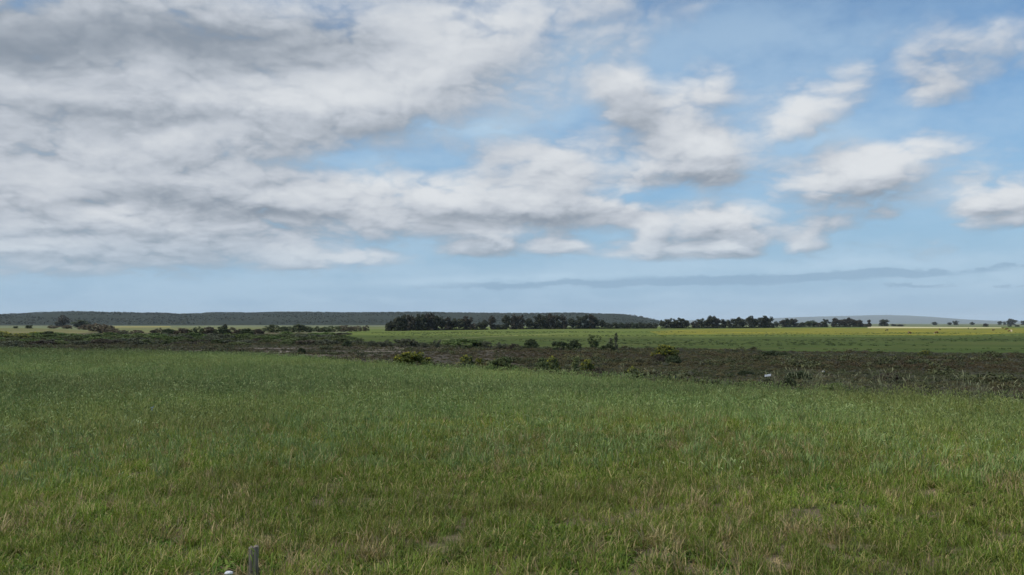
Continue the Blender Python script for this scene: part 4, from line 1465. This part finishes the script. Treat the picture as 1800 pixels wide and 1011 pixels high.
# heath: low dark mounds
H_BROWN = mat_leaf('heath_brown', (0.078, 0.070, 0.028), (0.155, 0.132, 0.056), transl=0.1, val_var=0.3, hue_var=0.01, world_patch=((0.066, 0.070, 0.028), 0.03, 0.7))
H_RUST = mat_leaf('heath_rust', (0.056, 0.044, 0.020), (0.110, 0.080, 0.036), transl=0.1, val_var=0.3, hue_var=0.01)
H_GREEN = mat_leaf('heath_green', (0.052, 0.060, 0.023), (0.108, 0.118, 0.046), transl=0.1, val_var=0.3, hue_var=0.01)
H_GREY = mat_leaf('heath_grey', (0.068, 0.068, 0.048), (0.130, 0.126, 0.088), transl=0.1, val_var=0.25)
HC = []
for mt in (H_BROWN, H_BROWN, H_BROWN, H_RUST, H_GREEN, H_GREEN, H_GREY):
    cl = []
    for k in range(7):
        a, rr = RG.uniform(0, 6.28), RG.uniform(0, 0.5)
        cl.append(((math.cos(a) * rr, math.sin(a) * rr, 0.18 + 0.25 * (1 - rr * 1.6)), (0.26, 0.26, 0.22), 22, 0, 1))
    V, Fc, T = leaf_quads(RG, cl, 0.075, 0.5, 0.4)
    HC.append((mesh_np('mound', V, Fc, T), mt))
n = 170000
x, y = sector(RG, n, 30, 330, 58)
s = edge_s(x, y)
lim = np.array([ground_px(p, q) for p, q in ((-1600, 612), (-200, 602), (585, 601), (760, 606.5), (900, 610.5), (1000, 613.5), (1200, 615.5), (1400, 619), (1600, 621), (1800, 623.5), (2150, 626.5), (3400, 642))])
top_r = np.interp(np.degrees(np.arctan2(x, y)), np.degrees(np.arctan2(lim[:, 0], lim[:, 1])), np.hypot(lim[:, 0], lim[:, 1]))
r = np.hypot(x, y)
flat = fbm(x * 0.05, y * 0.09, 3, 40)
leftflat = sstep(8, -14, x - (y - 150) * 0.05)                    # the bare flats lie to the left
dens = sstep(0.34, 0.48, fbm(x * 0.07, y * 0.07, 4, 44) + 0.14)
keep = (s > 3) & (r < top_r + RG.normal(0, 3, n)) & (RG.random(n) < dens * (1 - 0.70 * leftflat * (r < 285) * sstep(0.35, 0.6, flat + 0.08)))
x, y, r = x[keep], y[keep], r[keep]
pat = fbm(x * 0.03 + 7, y * 0.05, 3, 50) + RG.normal(0, 0.10, len(x))
far_green = sstep(150, 200, r) * sstep(10, 40, x)
pk = np.where(pat + 0.18 * far_green > 0.62, RG.integers(4, 6, len(x)), np.where(pat < 0.36, 3, RG.integers(0, 3, len(x))))
pk = np.where(RG.random(len(x)) < 0.07 + 0.34 * far_green, 6, pk)
sc = size3(RG, len(x), 0.32, 0.85)
big_ = RG.random(len(x)) < 0.05
sc *= np.where(big_, 2.0, 1.0)[:, None]
pk = np.where(big_, RG.choice([0, 4, 4, 5], len(x)), pk)
sc *= (0.8 + 0.7 * (fbm(x * 0.1, y * 0.1, 3, 60) > 0.6))[:, None]
sc[:, 2] *= 0.72
scatter('heath', np.stack([x, y, height(x, y)], 1), pk, turn(RG, len(x), 0.1), sc, proto_collection('heath_mound', HC))

# tufts standing in the pasture
P_T = mat_leaf('pasture_tufts', (0.040, 0.064, 0.020), (0.080, 0.108, 0.036), transl=0.15, val_var=0.3)
PC = []
for k in range(4):
    PC.append((mk('tuft', blades(RG, 40, 0.45, 0.12, 0.42, 0.05, bend=(0.2, 0.9))), P_T))
n = 30000
x, y = sector(RG, n, 170, 640, 58)
lo_az = np.degrees(np.arctan2(x, y))
keep = (np.hypot(x, y) > np.interp(lo_az, np.degrees(np.arctan2(lim[:, 0], lim[:, 1])), np.hypot(lim[:, 0], lim[:, 1])) + 4) & (lo_az > -9) \
    & (RG.random(n) < sstep(0.45, 0.75, fbm(x * 0.012, y * 0.05, 4, 70)))
x, y = x[keep], y[keep]
scatter('pasture_tufts', np.stack([x, y, height(x, y)], 1), RG.integers(0, 4, len(x)), turn(RG, len(x), 0.1), size3(RG, len(x), 0.6, 1.6), proto_collection('pasture_tuft', PC))

# scrub on the near hill
S_T = mat_leaf('hill_scrub', (0.019, 0.027, 0.016), (0.029, 0.038, 0.022), transl=0.1, val_var=0.15)
SC_ = []
for k in range(4):
    V, Fc, T = leaf_quads(RG, [((RG.normal() * 1.2, RG.normal() * 1.2, 1.4 + RG.uniform(0, 1.2)), (1.5, 1.5, 1.2), 16, 0, 1) for _ in range(5)], 0.8)
    SC_.append((mesh_np('scrub', V, Fc, T), S_T))
hv = hill_v[(hill_v[:, 2] > 4)]
sel = RG.integers(0, len(hv), 15000)
P = hv[sel] + np.stack([RG.normal(0, 10, 15000), RG.normal(0, 22, 15000), np.full(15000, -0.8)], 1)
kk = RG.random(15000) < sstep(0.3, 0.6, fbm(P[:, 0] * 0.006, P[:, 1] * 0.006, 4, 80))
P = P[kk]
scatter('hill_scrub', P, RG.integers(0, 4, len(P)), turn(RG, len(P), 0.1), size3(RG, len(P), 0.4, 1.3), proto_collection('hill_bush', SC_))


# ------------------------------------------------------------------ fence post and small things near the camera
def build_post():
    x, y = 0.0, 0.0
    d = 11.6
    p = px_dir(446, 960)
    t = d / p.y
    X, Y, ztop = p.x * t, p.y * t, CAM_Z + p.z * t
    zg = float(height(X, Y))
    hgt = ztop - zg
    root = empty('fence_post', (X, Y, zg), R(12))
    prop(root, 'weathered grey split timber post standing in the crop at the bottom', 'post')
    m, nt = mat_new('weathered_timber')
    tc = nt.new('ShaderNodeTexCoord')
    ps = scaled(nt, tc.outputs['Object'], 38, 38, 2.2)
    n1 = nt.noise(ps, 1.0, 6, 0.65)
    n2 = nt.noise(tc.outputs['Object'], 9.0, 4, 0.6)
    col = nt.mix(nt.ramp(n1, 0.3, 0.7), (0.120, 0.100, 0.076), (0.31, 0.265, 0.20))
    col = nt.mix(nt.ramp(n2, 0.5, 0.75, 0, 0.6), col, (0.10, 0.105, 0.085))
    mat_out(nt, principled(nt, col, 0.9, 0.15, bump(nt, n1, 0.8, 0.01)))
    for k, (off, wd, dz) in enumerate(((-0.0335, 0.056, -0.010), (0.0300, 0.064, 0.0))):       # two halves either side of the split
        bm = bmesh.new()
        bmesh.ops.create_cube(bm, size=1.0)
        bmesh.ops.subdivide_edges(bm, edges=bm.edges[:], cuts=3, use_grid_fill=True)
        for v in bm.verts:
            c = v.co
            zz = (c.z + 0.5) * (hgt + dz + 0.3) - 0.3
            rnd = 1 - 0.16 * (abs(c.y * 2) ** 2 if c.x * (1 if k else -1) > 0.2 else 0)
            wob = 0.0025 * math.sin(zz * 9 + k * 2 + c.y * 6)
            gap = 0.0012 * (zz / hgt) * (1 if k else -1)
            v.co = Vector((off + gap + c.x * wd * rnd + wob, c.y * 0.115 * rnd + wob * 0.6, zz - (0.012 if abs(c.x) > 0.4 and c.z > 0.45 else 0)))
        me = bpy.data.meshes.new('timber_half')
        bm.to_mesh(me)
        bm.free()
        link('timber_half', me, root, m)
    mw, ntw = mat_new('rusty_wire')
    nw = ntw.noise(pos(ntw), 30, 3, 0.6)
    mat_out(ntw, principled(ntw, ntw.mix(nw, (0.10, 0.085, 0.075), (0.17, 0.13, 0.10)), 0.6, 0.4))
    zw = hgt - 0.30
    pw = [(-0.07 * math.cos(a) + 0.0, -0.068 * math.sin(a), zw + 0.01 * math.sin(a * 2)) for a in np.linspace(0, 6.28, 14)]
    vs, fs_ = tube(pw, [0.0035] * len(pw), 5)
    link('wire_loop', mesh_np('wire_loop', vs, fs_, smooth=True), root, mw)
    return X, Y


POST_XY = build_post()


def crumple(name, rng, r, squash, mat, parent=None):
    bm = bmesh.new()
    bmesh.ops.create_icosphere(bm, subdivisions=3, radius=r)
    for v in bm.verts:
        d = v.co.normalized()
        k = 1 + 0.55 * (float(fbm(d.x * 2.3 + 7, d.y * 2.3 + d.z * 1.9 + rng, 3, 2)) - 0.5)
        v.co = Vector((d.x * r * k * 1.25, d.y * r * k, d.z * r * k * squash))
    me = bpy.data.meshes.new(name)
    bm.to_mesh(me)
    bm.free()
    return link(name, me, parent, mat)


m_w, nt = mat_new('white_plastic')
nn_ = nt.noise(pos(nt), 14, 4, 0.6)
mat_out(nt, principled(nt, nt.mix(nn_, (0.62, 0.64, 0.72), (0.80, 0.80, 0.80)), 0.4, 0.4, bump(nt, nn_, 0.7, 0.01)))
p = px_dir(402, 1009)
t = 11.5 / p.y
o = crumple('plastic_scrap', 3.0, 0.045, 0.5, m_w)
zg_ = float(height(p.x * t, 11.5))
zs_ = CAM_Z + p.z * t
o.location = (p.x * t, 11.5, zs_ + 0.012)
prop(o, 'crumpled white plastic scrap caught in the grass left of the post', 'litter')


def build_flower():
    x, y, z = at_px(265, 752)
    root = empty('white_flower', (x, y, z))
    prop(root, 'single white funnel flower standing in the crop, left of centre', 'flower')
    vs, fs_ = tube([(0, 0, -0.02), (0.02, 0, 0.3), (0.03, 0.01, 0.55)], [0.008, 0.007, 0.006], 6)
    link('stem', mesh_np('stem', vs, fs_, [0.5] * len(fs_), True), root, G_WEED)
    V, Fc = [], []
    n = 16
    for i in range(6):
        tt = i / 5
        for k in range(n):
            a = 2 * math.pi * k / n
            rr = 0.008 + 0.055 * tt ** 1.6
            V.append((0.03 + math.cos(a) * rr, 0.01 + math.sin(a) * rr, 0.54 + 0.11 * tt + 0.05 * tt * max(0, math.cos(a))))
    for i in range(5):
        for k in range(n):
            Fc.append((i * n + k, i * n + (k + 1) % n, (i + 1) * n + (k + 1) % n, (i + 1) * n + k))
    link('bloom', mesh_np('bloom', V, Fc, smooth=True), root, m_w)


build_flower()


def build_board():
    x, y, z = at_px(1350, 672)
    d = y
    root = empty('white_board', (x, y, z), R(-8))
    prop(root, 'small white tilted board on a thin stake low in the dark heath', 'board')
    k = d / F
    vs, fs_ = tube([(-4.0 * k, 0.03, -0.2), (-4.0 * k, 0.03, 13.5 * k)], [0.035, 0.03], 6)
    link('stake', mesh_np('stake', vs, fs_, smooth=True), root, M_TWIG)
    bd = box_mesh('panel', (-5.5 * k, -0.02, 10.0 * k), (5.0 * k, 0.02, 13.6 * k))
    for v in bd.vertices:
        v.co.z += v.co.x * 0.16
    link('panel', bd, root, m_w)


build_board()
m_s, nt = mat_new('pale_stone')
ns_ = nt.noise(pos(nt), 3, 5, 0.6)
mat_out(nt, principled(nt, nt.mix(ns_, (0.30, 0.29, 0.27), (0.45, 0.44, 0.42)), 0.9, 0.1, bump(nt, ns_, 0.6, 0.05)))
x, y, z = at_px(1447, 660)
o = crumple('pale_stone', 9.0, 0.15, 0.7, m_s)
o.location = (x, y, z + 0.42)
prop(o, 'pale grey stone lying in the heath right of the white board', 'stone')


# ------------------------------------------------------------------ cattle
def cow_mesh(graze):
    """One continuous body: trunk, neck, head and four jointed legs grown from a skeleton; about 2.2 m long, facing +X."""
    J = [(-0.75, 0, 1.22, 0.26), (-0.35, 0, 1.15, 0.36), (0.15, 0, 1.10, 0.39), (0.62, 0, 1.14, 0.33)]
    E = [(0, 1), (1, 2), (2, 3)]
    if graze:
        J += [(0.98, 0, 0.92, 0.19), (1.22, 0, 0.56, 0.15), (1.34, 0, 0.28, 0.13), (1.38, 0, 0.10, 0.085)]
    else:
        J += [(0.98, 0, 1.36, 0.20), (1.22, 0, 1.58, 0.15), (1.42, 0, 1.52, 0.12), (1.62, 0, 1.40, 0.085)]
    E += [(3, 4), (4, 5), (5, 6), (6, 7)]
    for sx, at in ((0.56, 3), (-0.68, 0)):
        for sy in (-1, 1):
            b = len(J)
            if at == 3:
                J += [(sx, sy * 0.20, 0.86, 0.15), (sx + 0.03, sy * 0.20, 0.48, 0.075), (sx - 0.01, sy * 0.20, 0.22, 0.055), (sx + 0.03, sy * 0.20, 0.0, 0.065)]
            else:
                J += [(sx + 0.06, sy * 0.21, 0.88, 0.19), (sx + 0.10, sy * 0.21, 0.66, 0.11), (sx - 0.09, sy * 0.21, 0.40, 0.065), (sx - 0.05, sy * 0.21, 0.0, 0.065)]
            E += [(at, b), (b, b + 1), (b + 1, b + 2), (b + 2, b + 3)]
    b = len(J)
    J += [(-0.98, 0, 1.30, 0.05), (-1.06, 0, 0.95, 0.035), (-1.06, 0, 0.55, 0.05)]
    E += [(0, b), (b, b + 1), (b + 1, b + 2)]
    for sy in (-1, 1):
        b = len(J)
        hx, hz = (1.20, 0.60) if graze else (1.20, 1.62)
        J.append((hx - 0.02, sy * 0.28, hz + 0.02, 0.045))
        E.append((5, b))
    me = bpy.data.meshes.new('cow_skeleton')
    me.from_pydata([j[:3] for j in J], E, [])
    o = bpy.data.objects.new('cow_skeleton', me)
    COL.objects.link(o)
    o.modifiers.new('skin', 'SKIN')
    sv = me.skin_vertices[0].data
    for i, j in enumerate(J):
        sv[i].radius = (j[3], j[3])
        sv[i].use_root = i == 1
    ss = o.modifiers.new('sub', 'SUBSURF')
    ss.levels = ss.render_levels = 1
    dg = bpy.context.evaluated_depsgraph_get()
    out = bpy.data.meshes.new_from_object(o.evaluated_get(dg))
    out.name = 'cow'
    bpy.data.objects.remove(o)
    bpy.data.meshes.remove(me)
    return out


COWM = {True: cow_mesh(True), False: cow_mesh(False)}


def mat_cow(name, a, b, patch=None):
    m, nt = mat_new(name)
    tc = nt.new('ShaderNodeTexCoord')
    n = nt.noise(tc.outputs['Object'], 1.3, 2, 0.5)
    col = nt.mix(nt.ramp(nt.noise(tc.outputs['Object'], 6, 3), 0.3, 0.7), a, b)
    if patch:
        col = nt.mix(nt.ramp(n, 0.56, 0.60), col, patch)
    mat_out(nt, principled(nt, col, 0.8, 0.2))
    return m


C_RED = mat_cow('red_brown_hide', (0.075, 0.032, 0.016), (0.10, 0.044, 0.022))
C_BLK = mat_cow('dark_hide', (0.025, 0.020, 0.016), (0.040, 0.030, 0.022))
C_PAT = mat_cow('patched_hide', (0.085, 0.036, 0.018), (0.11, 0.048, 0.022), (0.50, 0.45, 0.38))
C_CREAM = mat_cow('cream_hide', (0.52, 0.44, 0.32), (0.60, 0.52, 0.40))
for (px, base, gz, rz, mt, lb) in [
        (1559, 582.5, True, 170, C_BLK, 'dark cow grazing alone left of the brown and white one'),
        (1599, 587.8, True, 10, C_PAT, 'brown and white patched cow grazing in the sunlit meadow'),
        (1646, 587.5, True, 185, C_PAT, 'red brown cow with pale patches, right of the patched pair'),
        (1652, 580.8, True, 20, C_RED, 'small far red brown cow behind the patched ones'),
        (1702, 579.2, False, 60, C_BLK, 'far dark cow standing left of the grazing dark one'),
        (1714, 580.2, True, 160, C_BLK, 'dark cow grazing with its head down, near the far fence line'),
        (1746, 582.4, False, 15, C_RED, 'brown cow standing apart, left of the brown pair'),
        (1763, 578.4, False, 80, C_RED, 'brown cow seen end on behind the brown pair'),
        (1768, 580.2, True, 200, C_RED, 'brown cow of the close pair at right, head down'),
        (1771, 579.6, False, 100, C_RED, 'brown cow of the close pair at right, head up'),
        (1775, 584.0, True, 180, C_RED, 'brown cow half hidden beside the cream one'),
        (1778, 584.2, False, 75, C_CREAM, 'cream white cow near the right edge')]:
    x, y, z = at_px(px, base)
    ck = COWM[gz]
    if not ck.materials:
        ck.materials.append(mt)
    o = bpy.data.objects.new('cow', ck)
    COL.objects.link(o)
    o.material_slots[0].link = 'OBJECT'
    o.material_slots[0].material = mt
    o.location = (x, y, z + 0.02)
    o.rotation_euler = (0, 0, R(rz))
    prop(o, lb, 'cow', 'cattle grazing on the far meadow')
